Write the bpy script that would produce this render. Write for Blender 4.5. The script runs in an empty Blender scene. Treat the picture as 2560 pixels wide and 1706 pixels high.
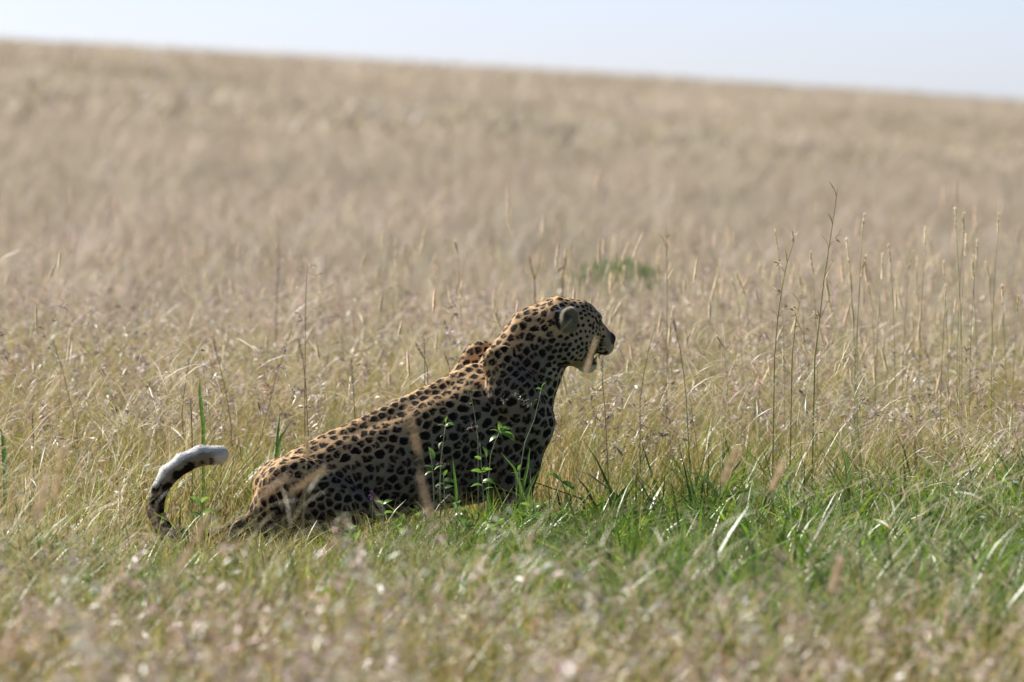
import bpy, math, random
import numpy as np
from mathutils import Vector, Matrix, kdtree, Euler

rng = np.random.default_rng(11)
random.seed(11)
R = math.radians
scene = bpy.context.scene
COL = scene.collection

# ------------------------------------------------------------------ camera, sky, sun, exposure
CAM_H = 1.30
PITCH = R(2.136)
FPX = 18183.0                       # focal length in pixels of the 2560 wide photograph
FOCUS = 20.0
cam_data = bpy.data.cameras.new('camera')
cam_data.sensor_width = 36.0
cam_data.lens = 36.0 * FPX / 2560.0
cam_data.clip_start = 0.5
cam_data.clip_end = 8000.0
cam_data.dof.use_dof = True
cam_data.dof.focus_distance = FOCUS
cam_data.dof.aperture_fstop = 5.3
cam = bpy.data.objects.new('camera', cam_data)
cam.location = (0, 0, CAM_H)
cam.rotation_euler = (math.pi / 2 - PITCH, 0, 0)
COL.objects.link(cam)
scene.camera = cam

SUN_DIR = Vector((-0.64, 0.52, 0.66)).normalized()      # towards the sun: up, behind and to the left
sun_el = math.asin(SUN_DIR.z)
sun_az = math.atan2(SUN_DIR.x, SUN_DIR.y)               # from +Y, clockwise
world = bpy.data.worlds.new('World')
scene.world = world
world.use_nodes = True
wn = world.node_tree.nodes
wl = world.node_tree.links
bg = wn['Background']
sky = wn.new('ShaderNodeTexSky')
sky.sky_type = 'NISHITA'
sky.sun_disc = False
sky.sun_elevation = sun_el
sky.sun_rotation = sun_az
sky.altitude = 1600
sky.air_density = 0.3
sky.dust_density = 2.2
sky.ozone_density = 0.4
wl.new(sky.outputs[0], bg.inputs[0])
bg.inputs[1].default_value = 0.094

sd = bpy.data.lights.new('sun', 'SUN')
sd.energy = 5.0
sd.angle = R(0.5)
sd.color = (1.0, 0.955, 0.89)
sun = bpy.data.objects.new('sun', sd)
sun.rotation_euler = (-SUN_DIR).to_track_quat('-Z', 'Y').to_euler()
sun.location = (0, 20, 30)
COL.objects.link(sun)

scene.view_settings.view_transform = 'Standard'
scene.view_settings.look = 'None'
scene.view_settings.gamma = 1.0
scene.view_settings.use_curve_mapping = False
scene.view_settings.exposure = 0.8
scene.cycles.max_bounces = 4
scene.cycles.diffuse_bounces = 2
scene.cycles.glossy_bounces = 2
scene.cycles.transmission_bounces = 4
scene.cycles.caustics_reflective = False
scene.cycles.caustics_refractive = False
scene.cycles.use_denoising = True
scene.cycles.sample_clamp_indirect = 6.0


# ------------------------------------------------------------------ small helpers
def px(x, y, d):
    """world point on the photograph's pixel ray (2560 wide) at distance d"""
    u = (x - 1280.0) / FPX
    v = (853.0 - y) / FPX
    dy = math.cos(PITCH) + v * math.sin(PITCH)
    dz = -math.sin(PITCH) + v * math.cos(PITCH)
    k = d / dy
    return Vector((u * k, d, CAM_H + dz * k))


def tag(o, label=None, cat=None, group=None, kind=None):
    if label: o['label'] = label
    if cat: o['category'] = cat
    if group: o['group'] = group
    if kind: o['kind'] = kind
    return o


def empty(name, loc=(0, 0, 0)):
    o = bpy.data.objects.new(name, None)
    o.empty_display_size = 0.05
    o.location = loc
    COL.objects.link(o)
    return o


def smooth01(t):
    t = np.clip(t, 0.0, 1.0)
    return t * t * (3 - 2 * t)


def mesh_np(name, verts, faces, mat=None, colors=None, smooth=True):
    me = bpy.data.meshes.new(name)
    me.from_pydata([tuple(v) for v in verts], [], [tuple(f) for f in faces])
    if colors is not None:
        a = me.attributes.new('col', 'FLOAT_COLOR', 'POINT')
        c = np.ones((len(verts), 4), np.float32)
        c[:, :3] = np.asarray(colors, np.float32)
        a.data.foreach_set('color', c.ravel())
    if mat: me.materials.append(mat)
    if smooth:
        me.polygons.foreach_set('use_smooth', np.ones(len(me.polygons), bool))
    me.update()
    return me


def link(name, me, parent=None, loc=None):
    o = bpy.data.objects.new(name, me)
    COL.objects.link(o)
    if parent is not None: o.parent = parent
    if loc is not None: o.location = loc
    return o


class MB:
    """collects strips, tubes and leaves into one mesh"""
    def __init__(s): s.v = []; s.f = []; s.c = []

    def tube(s, pts, radii, col, n=5):
        pts = [Vector(p) for p in pts]
        base = len(s.v)
        for i, p in enumerate(pts):
            t = (pts[min(i + 1, len(pts) - 1)] - pts[max(i - 1, 0)])
            t = t.normalized() if t.length > 1e-9 else Vector((0, 0, 1))
            a = t.cross(Vector((0.3, 1, 0.2))).normalized()
            b = t.cross(a)
            r = radii[i]
            cc = col[i] if isinstance(col[0], (tuple, list)) else col
            for k in range(n):
                w = 2 * math.pi * k / n
                s.v.append(tuple(p + a * (r * math.cos(w)) + b * (r * math.sin(w))))
                s.c.append(cc)
        for i in range(len(pts) - 1):
            for k in range(n):
                q = base + i * n
                s.f.append((q + k, q + (k + 1) % n, q + n + (k + 1) % n, q + n + k))
        s.f.append(tuple(base + (len(pts) - 1) * n + k for k in range(n)))
        s.f.append(tuple(base + k for k in reversed(range(n))))

    def blade(s, pts, widths, side, col, fold=0.0):
        """a strip along pts; side is its width direction; fold lifts the edges"""
        side = Vector(side).normalized()
        base = len(s.v)
        n = len(pts)
        for i, p in enumerate(pts):
            p = Vector(p)
            t = Vector(pts[min(i + 1, n - 1)]) - Vector(pts[max(i - 1, 0)])
            nn = t.cross(side)
            nn = nn.normalized() if nn.length > 1e-9 else Vector((0, 0, 1))
            cc = col[i] if isinstance(col[0], (tuple, list)) else col
            w = widths[i] * 0.5
            if fold:
                for q in (p - side * w + nn * (fold * w), p, p + side * w + nn * (fold * w)):
                    s.v.append(tuple(q)); s.c.append(cc)
            else:
                for q in (p - side * w, p + side * w):
                    s.v.append(tuple(q)); s.c.append(cc)
        m = 3 if fold else 2
        for i in range(n - 1):
            for k in range(m - 1):
                q = base + i * m + k
                s.f.append((q, q + 1, q + m + 1, q + m))

    def mesh(s, name, mat, smooth=True):
        return mesh_np(name, s.v, s.f, mat, s.c, smooth)

    def build(s, name, mat, parent=None, loc=None):
        return link(name, s.mesh(name, mat), parent, loc)


def vary(c, a=0.12):
    k = 1 + random.uniform(-a, a)
    return tuple(max(0.0, x * k * (1 + random.uniform(-a, a) * 0.4)) for x in c)


# ------------------------------------------------------------------ materials
def new_mat(name):
    m = bpy.data.materials.new(name)
    m.use_nodes = True
    nt = m.node_tree
    nt.nodes.clear()
    return m, nt, nt.nodes, nt.links


def plant_material(name, translucent=0.35, rough=0.45, spec=0.4, instanced=True, noise=True):
    m, nt, N, L = new_mat(name)
    out = N.new('ShaderNodeOutputMaterial')
    a = N.new('ShaderNodeAttribute'); a.attribute_name = 'col'
    colour = a.outputs['Color']
    if instanced:
        t = N.new('ShaderNodeAttribute'); t.attribute_type = 'INSTANCER'; t.attribute_name = 'tint'
        mx = N.new('ShaderNodeMix'); mx.data_type = 'RGBA'; mx.blend_type = 'MULTIPLY'
        mx.inputs[0].default_value = 1.0
        L.new(colour, mx.inputs[6]); L.new(t.outputs['Color'], mx.inputs[7])
        colour = mx.outputs[2]
    if noise:
        g = N.new('ShaderNodeNewGeometry')
        nz = N.new('ShaderNodeTexNoise'); nz.inputs['Scale'].default_value = 90.0
        nz.inputs['Detail'].default_value = 2.0
        L.new(g.outputs['Position'], nz.inputs['Vector'])
        mr = N.new('ShaderNodeMapRange')
        mr.inputs[1].default_value = 0.3; mr.inputs[2].default_value = 0.7
        mr.inputs[3].default_value = 0.75; mr.inputs[4].default_value = 1.22
        L.new(nz.outputs['Fac'], mr.inputs[0])
        m2 = N.new('ShaderNodeMix'); m2.data_type = 'RGBA'; m2.blend_type = 'MULTIPLY'
        m2.inputs[0].default_value = 1.0
        L.new(colour, m2.inputs[6]); L.new(mr.outputs[0], m2.inputs[7])
        colour = m2.outputs[2]
    p = N.new('ShaderNodeBsdfPrincipled')
    p.inputs['Roughness'].default_value = rough
    p.inputs['Specular IOR Level'].default_value = spec
    L.new(colour, p.inputs['Base Color'])
    tr = N.new('ShaderNodeBsdfTranslucent')
    L.new(colour, tr.inputs['Color'])
    mix = N.new('ShaderNodeMixShader'); mix.inputs[0].default_value = translucent
    L.new(p.outputs[0], mix.inputs[1]); L.new(tr.outputs[0], mix.inputs[2])
    L.new(mix.outputs[0], out.inputs[0])
    return m


M_dry = plant_material('dry_grass', 0.42, 0.5, 0.35, instanced=False)
M_seed = plant_material('grass_spikelet', 0.35, 0.42, 0.5, instanced=False)
M_green = plant_material('green_grass', 0.40, 0.40, 0.45, instanced=False)
M_plant = plant_material('plant', 0.35, 0.45, 0.4, instanced=False)
M_leaf = plant_material('herb_leaf', 0.45, 0.35, 0.5, instanced=False)
M_stalk = plant_material('stalk', 0.15, 0.45, 0.4, instanced=False)


def ground_material():
    m, nt, N, L = new_mat('thatch_ground')
    out = N.new('ShaderNodeOutputMaterial')
    p = N.new('ShaderNodeBsdfPrincipled')
    p.inputs['Roughness'].default_value = 0.95
    p.inputs['Specular IOR Level'].default_value = 0.094
    g = N.new('ShaderNodeNewGeometry')
    n1 = N.new('ShaderNodeTexNoise'); n1.inputs['Scale'].default_value = 0.09; n1.inputs['Detail'].default_value = 5
    n2 = N.new('ShaderNodeTexNoise'); n2.inputs['Scale'].default_value = 14.0; n2.inputs['Detail'].default_value = 6
    L.new(g.outputs['Position'], n1.inputs['Vector']); L.new(g.outputs['Position'], n2.inputs['Vector'])
    r1 = N.new('ShaderNodeValToRGB')
    r1.color_ramp.elements[0].position = 0.35; r1.color_ramp.elements[0].color = (0.24, 0.20, 0.135, 1)
    r1.color_ramp.elements[1].position = 0.65; r1.color_ramp.elements[1].color = (0.34, 0.29, 0.215, 1)
    r2 = N.new('ShaderNodeValToRGB')
    r2.color_ramp.elements[0].position = 0.3; r2.color_ramp.elements[0].color = (0.55, 0.5, 0.42, 1)
    r2.color_ramp.elements[1].position = 0.7; r2.color_ramp.elements[1].color = (1.2, 1.15, 1.05, 1)
    L.new(n1.outputs['Fac'], r1.inputs[0]); L.new(n2.outputs['Fac'], r2.inputs[0])
    mx = N.new('ShaderNodeMix'); mx.data_type = 'RGBA'; mx.blend_type = 'MULTIPLY'; mx.inputs[0].default_value = 1
    L.new(r1.outputs[0], mx.inputs[6]); L.new(r2.outputs[0], mx.inputs[7])
    L.new(mx.outputs[2], p.inputs['Base Color'])
    b = N.new('ShaderNodeBump'); b.inputs['Strength'].default_value = 0.6; b.inputs['Distance'].default_value = 0.02
    L.new(n2.outputs['Fac'], b.inputs['Height']); L.new(b.outputs[0], p.inputs['Normal'])
    L.new(p.outputs[0], out.inputs[0])
    return m


# ------------------------------------------------------------------ terrain
def ground_z(x, y):
    x = np.asarray(x, float); y = np.asarray(y, float)
    roll = -0.066 * 70 * np.tanh(x / 70.0) * (0.05 + 0.95 * smooth01((y - 21.5) / 50.0))
    rise = 0.92 * np.clip((y - 24.0) / 226.0, 0, 1) ** 1.05
    fall = -0.02 * np.clip(y - 250.0, 0, None)
    amp = smooth01((y - 40) / 60.0) * np.clip(1 - (y - 250) / 400, 0, 1)
    und = amp * (0.26 * np.sin(y / 13.0 + x * 0.045 + 0.6) + 0.13 * np.sin(y / 7.3 - x * 0.06) + 0.20 * np.sin(y / 27.0 + x * 0.03))
    near = 0.012 * np.sin(x * 3.1 + y * 1.7) + 0.010 * np.sin(x * 1.3 - y * 2.9)
    return roll + rise + fall + und + near


ys = np.concatenate([np.linspace(-30, 6, 10), np.linspace(7, 60, 150), np.linspace(61, 260, 180),
                     np.linspace(265, 600, 40), np.geomspace(640, 6000, 30)])
xs = np.concatenate([-np.geomspace(3500, 46, 22), np.linspace(-40, 40, 121), np.geomspace(46, 3500, 22)])
gx, gy = np.meshgrid(xs, ys)
gz = ground_z(gx, gy)
gv = np.stack([gx, gy, gz], -1).reshape(-1, 3)
nx, ny = len(xs), len(ys)
ii = (np.arange(ny - 1)[:, None] * nx + np.arange(nx - 1)[None, :]).ravel()
gf = np.stack([ii, ii + 1, ii + nx + 1, ii + nx], -1)
ground = link('ground', mesh_np('ground', gv.tolist(), gf.tolist(), ground_material()))
tag(ground, 'grassy plain rising to a gentle slope under a pale sky', kind='structure')

# ------------------------------------------------------------------ grass: clump variants
STRAW = [(0.52, 0.41, 0.20), (0.46, 0.36, 0.16), (0.58, 0.48, 0.28), (0.40, 0.34, 0.12), (0.44, 0.30, 0.14)]
OLIVE = [(0.30, 0.28, 0.07), (0.36, 0.32, 0.09), (0.22, 0.25, 0.06), (0.40, 0.36, 0.13)]
GREEN = [(0.13, 0.23, 0.022), (0.19, 0.30, 0.03), (0.08, 0.14, 0.022), (0.24, 0.33, 0.04), (0.13, 0.22, 0.05)]
YOUNG = [(0.30, 0.29, 0.055), (0.36, 0.32, 0.075), (0.21, 0.25, 0.04), (0.42, 0.36, 0.11), (0.26, 0.28, 0.055), (0.46, 0.36, 0.15)]
HERB = [(0.12, 0.23, 0.03), (0.16, 0.30, 0.04), (0.08, 0.15, 0.03), (0.20, 0.32, 0.045), (0.12, 0.21, 0.06)]
MAUVE = [(0.58, 0.47, 0.41), (0.48, 0.37, 0.32), (0.66, 0.57, 0.50), (0.38, 0.25, 0.20), (0.74, 0.67, 0.60), (0.58, 0.49, 0.34), (0.60, 0.50, 0.33)]
SEEDC = [(0.56, 0.45, 0.40), (0.48, 0.38, 0.33), (0.64, 0.55, 0.49), (0.40, 0.27, 0.22), (0.54, 0.46, 0.34), (0.70, 0.62, 0.57)]


def bent(base, az, h, lean, curl, n):
    """points of a blade that leaves base upwards, leans and curls over"""
    d = Vector((math.cos(az), math.sin(az), 0))
    pts = []
    for i in range(n + 1):
        t = i / n
        out = h * (lean * t + curl * t * t)
        up = h * (t - 0.45 * curl * t * t * t)
        pts.append(base + d * out + Vector((0, 0, up)))
    return pts


def tuft(nb, radius, h0, h1, w0, w1, palette, lean=0.25, curl=0.5, seg=4, var=0.2):
    m = MB()
    for _ in range(nb):
        a = random.uniform(0, 6.283); r = radius * math.sqrt(random.random())
        base = Vector((r * math.cos(a), r * math.sin(a), -0.01))
        az = a + random.gauss(0, 0.9)
        h = random.uniform(h0, h1)
        pts = bent(base, az, h, abs(random.gauss(0, lean)), random.uniform(0, curl), seg)
        w = random.uniform(w0, w1)
        ws = [w * (0.75 + 0.25 * math.sin(3.1 * i / seg)) * (1 - (i / seg) ** 2.2) + w * 0.06 for i in range(seg + 1)]
        ang = az + math.pi / 2 + random.gauss(0, 0.5)
        side = (math.cos(ang), math.sin(ang), random.gauss(0, 0.15))
        m.blade(pts, ws, side, vary(random.choice(palette), var))
    return m


def spikelets(m, tip, axis, n, length, big, palette):
    """a drooping cluster of boat-shaped spikelets with awns"""
    for _ in range(n):
        p = tip - axis * (random.random() * length)
        az = random.uniform(0, 6.283)
        el = random.uniform(-0.9, 1.0)
        d = Vector((math.cos(az) * math.cos(el), math.sin(az) * math.cos(el), math.sin(el)))
        l = random.uniform(0.6, 1.25) * big
        w = l * random.uniform(0.16, 0.28)
        s = d.cross(Vector((random.gauss(0, 1), random.gauss(0, 1), random.gauss(0, 1)))).normalized()
        q = [p + d * (l * t) + Vector((0, 0, -0.25 * l * t * t)) for t in (0.0, 0.45, 1.0)]
        m.blade(q, [w * 0.3, w, w * 0.06], s, vary(random.choice(palette), 0.18))


def seed_stalks(ns, radius, h0, h1, big, dens=9, palette=SEEDC, clen=0.022):
    m = MB()
    for _ in range(ns):
        a = random.uniform(0, 6.283); r = radius * math.sqrt(random.random())
        base = Vector((r * math.cos(a), r * math.sin(a), -0.01))
        az = random.uniform(0, 6.283)
        h = random.uniform(h0, h1)
        pts = bent(base, az, h, abs(random.gauss(0, 0.18)), random.uniform(0.0, 0.35), 3)
        c = vary(random.choice(STRAW + OLIVE), 0.15)
        m.blade(pts, [0.0024, 0.0021, 0.0017, 0.0010], (math.cos(az + 1.57), math.sin(az + 1.57), 0.1), c)
        ax = (pts[-1] - pts[-2]).normalized()
        for k in range(random.randint(2, 4)):
            sp = pts[-1] - ax * (k * random.uniform(0.03, 0.06) * (h / 0.4))
            off = Vector((random.gauss(0, 0.010), random.gauss(0, 0.010), random.gauss(0, 0.006)))
            m.blade([sp, sp + off], [0.001, 0.001], (0, 0.2, 1), c)
            spikelets(m, sp + off, ax, random.randint(max(2, dens - 4), dens), clen, big, palette)
    return m


def wisps(nh, radius, h0, h1):
    """thin stems with arching feathery heads of fine threads"""
    m = MB()
    for _ in range(nh):
        a = random.uniform(0, 6.283); r = radius * math.sqrt(random.random())
        base = Vector((r * math.cos(a), r * math.sin(a), -0.01))
        az = random.uniform(0, 6.283)
        h = random.uniform(h0, h1)
        pts = bent(base, az, h, abs(random.gauss(0, 0.2)), random.uniform(0.1, 0.6), 6)
        c = vary(random.choice(STRAW), 0.15)
        m.blade(pts, [0.002, 0.002, 0.0017, 0.0015, 0.0013, 0.001, 0.0006], (math.cos(az + 1.57), math.sin(az + 1.57), 0.1), c)
        for k in range(random.randint(5, 9)):
            i = random.randint(3, 5)
            q = pts[i].lerp(pts[i + 1], random.random())
            az2 = random.uniform(0, 6.283); l = random.uniform(0.04, 0.11)
            tw = bent(q, az2, l, random.uniform(0.4, 1.2), random.uniform(0.2, 0.9), 4)
            m.blade(tw, [0.0012, 0.0016, 0.0022, 0.0018, 0.0006], (random.gauss(0, 1), random.gauss(0, 1), 0.4), vary((0.62, 0.54, 0.36), 0.12))
    return m


def variants(*builders):
    """clump templates as arrays: vertices, faces and colours"""
    out = []
    for m in builders:
        v = np.array(m.v, np.float32); f = np.array(m.f, np.int32); c = np.array(m.c, np.float32)
        out.append((v, f, c))
    return out


V_dry = variants(*[tuft(26, 0.07, 0.10, 0.30, 0.0018, 0.0042, STRAW + OLIVE[:2], seg=3) for _ in range(5)],
                 *[tuft(24, 0.07, 0.10, 0.28, 0.0018, 0.0045, OLIVE + STRAW[:2], seg=3) for _ in range(4)])
V_seed = variants(*[seed_stalks(3, 0.09, 0.28, 0.50, 0.022, 10, SEEDC + [(0.22, 0.16, 0.14)], 0.035) for _ in range(12)])
V_green = variants(*[tuft(13, 0.06, 0.10, 0.30, 0.006, 0.014, GREEN, 0.40, 1.0, 4) for _ in range(5)],
                   *[tuft(18, 0.06, 0.08, 0.24, 0.003, 0.006, GREEN + OLIVE[:1], 0.3, 0.7, 3) for _ in range(4)])
V_herb = variants(*[tuft(16, 0.06, 0.05, 0.16, 0.010, 0.019, HERB, 0.9, 1.2, 3) for _ in range(5)])


def foxtails(n, radius, h0, h1):
    """stalks with a long pale bristly head"""
    m = MB()
    for _ in range(n):
        a = random.uniform(0, 6.283); r = radius * math.sqrt(random.random())
        base = Vector((r * math.cos(a), r * math.sin(a), -0.01))
        az = random.uniform(0, 6.283); h = random.uniform(h0, h1)
        pts = bent(base, az, h, abs(random.gauss(0, 0.10)), random.uniform(0.0, 0.2), 3)
        m.blade(pts, [0.0022, 0.002, 0.0017, 0.0014], (1, 0.2, 0), vary((0.38, 0.38, 0.16), 0.15))
        ax = (pts[-1] - pts[-2]).normalized(); l = random.uniform(0.05, 0.09); w = random.uniform(0.007, 0.011)
        c = vary((0.78, 0.69, 0.52), 0.1)
        for k in range(3):
            an = k * 1.047
            m.blade([pts[-1] + ax * (l * t) for t in (0, 0.2, 0.7, 1.0)], [w * 0.4, w, w * 0.9, w * 0.15], (math.cos(an), math.sin(an), 0), c)
    return m


V_fox = variants(*[foxtails(3, 0.12, 0.34, 0.62) for _ in range(8)])
V_wisp = variants(*[wisps(4, 0.08, 0.35, 0.58) for _ in range(5)])
V_young = variants(*[tuft(24, 0.07, 0.10, 0.30, 0.0022, 0.0052, YOUNG, 0.28, 0.6, seg=3) for _ in range(6)])
V_seedbig = variants(*[seed_stalks(4, 0.09, 0.30, 0.50, 0.027, 10, MAUVE, 0.055) for _ in range(8)])
MID = [(0.47, 0.39, 0.25), (0.44, 0.37, 0.22), (0.48, 0.40, 0.28), (0.45, 0.38, 0.27), (0.42, 0.36, 0.20)]
V_mid = variants(*[tuft(16, 0.18, 0.12, 0.36, 0.004, 0.010, MID, 0.5, 0.8, 2, 0.1) for _ in range(8)])
V_far = variants(*[tuft(8, 0.34, 0.10, 0.30, 0.018, 0.032, MID, 0.7, 0.8, 2, 0.06) for _ in range(10)])


# ------------------------------------------------------------------ grass: scattering into one mesh
def scatter(name, pts, scl, idx, tint, templates, mat, label, cat):
    n = len(pts)
    pts = np.asarray(pts, np.float32); scl = np.asarray(scl, np.float32); tint = np.asarray(tint, np.float32)
    ax = rng.normal(0, 0.07, n).astype(np.float32); ay = rng.normal(0.05, 0.09, n).astype(np.float32)
    az = rng.uniform(0, 6.283, n).astype(np.float32)
    V, F, C = [], [], []
    base = 0
    for k, (v, f, c) in enumerate(templates):
        sel = np.nonzero(idx == k)[0]
        if not len(sel): continue
        q = v[None] * scl[sel][:, None, :]
        cz, sz = np.cos(az[sel])[:, None], np.sin(az[sel])[:, None]
        xx = q[..., 0] * cz - q[..., 1] * sz + q[..., 2] * ay[sel][:, None]
        yy = q[..., 0] * sz + q[..., 1] * cz + q[..., 2] * ax[sel][:, None]
        w = np.stack([xx, yy, q[..., 2]], -1) + pts[sel][:, None, :]
        V.append(w.reshape(-1, 3))
        m, nv = len(sel), len(v)
        F.append((f[None] + (base + np.arange(m) * nv)[:, None, None]).reshape(-1, 4))
        C.append((c[None] * tint[sel][:, None, :]).reshape(-1, 3))
        base += m * nv
    V = np.concatenate(V); F = np.concatenate(F).astype(np.int32); C = np.concatenate(C)
    me = quad_mesh(name, V, F)
    a = me.attributes.new('col', 'FLOAT_COLOR', 'POINT')
    c4 = np.ones((len(V), 4), np.float32); c4[:, :3] = C
    a.data.foreach_set('color', c4.ravel())
    me.materials.append(mat)
    o = link(name, me)
    tag(o, label, cat, kind='stuff')
    print(name, 'triangles', len(F) * 2)
    return o


def quad_mesh(name, V, F):
    me = bpy.data.meshes.new(name)
    me.vertices.add(len(V)); me.vertices.foreach_set('co', np.asarray(V, np.float32).ravel())
    k = F.shape[1]
    me.loops.add(F.size); me.loops.foreach_set('vertex_index', F.ravel().astype(np.int32))
    me.polygons.add(len(F))
    me.polygons.foreach_set('loop_start', np.arange(0, F.size, k, dtype=np.int32))
    me.polygons.foreach_set('loop_total', np.full(len(F), k, np.int32))
    me.polygons.foreach_set('use_smooth', np.ones(len(F), bool))
    me.update(calc_edges=True)
    return me


def field_points(y0, y1, density, margin):
    """random ground points of the visible wedge from y0 to y1, widened by margin"""
    ymax = 0.0704 * y1 * 1.02 + margin
    n = int(density * (y1 - y0) * 2 * ymax)
    y = rng.uniform(y0, y1, n); x = rng.uniform(-ymax, ymax, n)
    k = np.abs(x) < 0.0704 * y * 1.02 + margin
    x, y = x[k], y[k]
    return x, y


def flank_points(y0, y1, density, margin, slope):
    """ground points of the strips beside that wedge, out to slope more"""
    xmax = (0.0704 + slope) * y1 + margin
    n = int(density * (y1 - y0) * 2 * xmax)
    y = rng.uniform(y0, y1, n); x = rng.uniform(-xmax, xmax, n)
    inner = 0.0704 * y * 1.02 + margin
    k = (np.abs(x) >= inner) & (np.abs(x) < inner + slope * y)
    return x[k], y[k]


def lowfreq(x, y, s, seed):
    r = np.random.default_rng(seed)
    v = np.zeros_like(x)
    for o in range(5):
        f = (1.7 ** o) / s
        a = r.uniform(0, 6.283); p = r.uniform(0, 6.283); q = r.uniform(0, 6.283); b = a + 1.4
        v += (np.sin((x * math.cos(a) + y * math.sin(a)) * f * 6.283 + p) * np.sin((x * math.cos(b) + y * math.sin(b)) * f * 5.1 + q)) / (1.35 ** o)
    return v / 1.9


def green_mask(x, y):
    """1 where short green grass grows: round the leopard's feet and on the right"""
    c = 17.8 + 0.20 * np.clip(x, -1.5, 1.8)
    half = 2.5 + 0.55 * np.clip(x, -1.0, 1.4)
    m = smooth01(1.35 - np.abs(y - c) / half * 1.0)
    side = 0.66 + 0.34 * smooth01((x + 0.9) / 1.3)
    return np.clip(m * side + 0.30 * lowfreq(x, y, 0.8, 5) * m, 0, 1)


def footprint(x, y):
    """True in the ground the leopard sits on"""
    a = ((x + 0.26) / 0.50) ** 2 + ((y - 19.97 - 0.30 * (x + 0.26)) / 0.20) ** 2 < 1
    b = ((x - 0.03) / 0.14) ** 2 + ((y - 20.08) / 0.22) ** 2 < 1
    return a | b


def near_height(x, y):
    h = 0.95 + 0.10 * lowfreq(x, y, 1.3, 9)
    h *= 1 - 0.30 * smooth01(1.25 - np.abs(y - 18.4) / 1.7)
    d = np.hypot((x + 0.2) / 0.75, (y - 19.2) / 0.75)
    h *= 1 - 0.12 * smooth01(1.5 - d)
    e = np.hypot((x + 0.62) / 0.42, (y - 18.9) / 1.1)
    h *= 1 - 0.38 * smooth01(1.5 - e)
    return h


def mk(pts_xy, hs, tint_a, templates, mat, name, label, spread=0.18, wscale=None):
    x, y = pts_xy
    n = len(x)
    z = ground_z(x, y)
    s = hs * np.clip(rng.normal(1, spread, n), 0.5, 1.6)
    w = s if wscale is None else wscale
    scl = np.stack([w * np.ones(n), w * np.ones(n), s], -1)
    return scatter(name, np.stack([x, y, z], -1), scl, rng.integers(0, len(templates), n), tint_a, templates, mat, label, 'grass')


def tints(n, a=0.15, base=(1, 1, 1), low=None):
    k = 1 + rng.normal(0, a, (n, 1))
    hue = 1 + rng.normal(0, a * 0.35, (n, 3))
    t = np.clip(k * hue * np.array(base), 0.3, 1.8)
    if low is not None: t = t * low
    return np.clip(t, 0, 2)


# near dry tufts and, among them, young olive green ones
x, y = field_points(9.0, 31.0, 85, 0.8)
g = green_mask(x, y)
thin = np.where(y < 14.5, 0.5, np.where(y > 24.5, 0.5, 1.0))
keep = (~footprint(x, y)) & (rng.random(len(x)) > 0.80 * g) & (rng.random(len(x)) < thin)
x, y, g = x[keep], y[keep], g[keep]
yf = np.interp(y, [9, 14, 17, 20.5, 22, 24.5, 28], [0.50, 0.58, 0.76, 0.70, 0.52, 0.36, 0.22]) + 0.22 * lowfreq(x, y, 1.2, 31)
young = rng.random(len(x)) < yf
lf = lowfreq(x, y, 1.6, 3)[:, None]
tt = tints(len(x), 0.16, (1.0, 1.01, 1.08), 1 + lf * np.array([0.12, 0.05, -0.05]))
k = ~young
wid = np.interp(y, [9, 15.5, 18], [1.7, 1.5, 1.0])
mk((x[k], y[k]), near_height(x[k], y[k]), tt[k], V_dry, M_dry, 'dry_grass',
   'straw coloured blades of dry grass covering the near field round the leopard', wscale=wid[k])
k = young
mk((x[k], y[k]), near_height(x[k], y[k]) * np.where(y[k] < 20, 0.92, 1.0), tt[k], V_young, M_green, 'olive_grass',
   'olive and yellow green young blades mixed into the near field', wscale=wid[k])
# near seed heads
def seeds(y0, y1, density, scale, templates, name, label):
    x, y = field_points(y0, y1, density, 0.8)
    g = green_mask(x, y)
    dens = np.where(y < 15.6 - 1.6 * smooth01((x + 0.1) / 0.6), 0.80, np.where(y < 20.6, 0.17, 0.85))
    dens = dens * (1 - 0.88 * g)
    dens *= 0.40 + 0.85 * (lowfreq(x, y, 0.9, 21) > -0.1)
    blk = (np.abs(x + 0.12) < 0.85) & (y > 15.6) & (y < 20.3)
    keep = (~footprint(x, y)) & (rng.random(len(x)) < dens) & (~(blk & (rng.random(len(x)) < 0.93)))
    x, y = x[keep], y[keep]
    mk((x, y), scale * near_height(x, y), tints(len(x), 0.16), templates, M_seed, name, label, wscale=1.0)


seeds(9.0, 20.6, 24, 0.80, V_seedbig, 'foreground_seed_grass', 'blurred mauve and white seed heads on stalks in the foreground')
seeds(20.6, 31.0, 19, 0.98, V_seed, 'seed_head_grass', 'pinkish pale seed heads on thin stalks standing behind the leopard')
# wisps
x, y = field_points(14.0, 27.0, 10, 0.6)
blk = (np.abs(x + 0.1) < 0.9) & (y > 15.5) & (y < 20.4)
keep = (~footprint(x, y)) & (~blk)
x, y = x[keep], y[keep]
mk((x, y), np.where(y < 18.5, 0.75, 0.92), tints(len(x), 0.1), V_wisp, M_seed, 'wispy_grass',
   'fine arching threads of feathery grass heads among the seed stalks', wscale=1.0)
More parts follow.
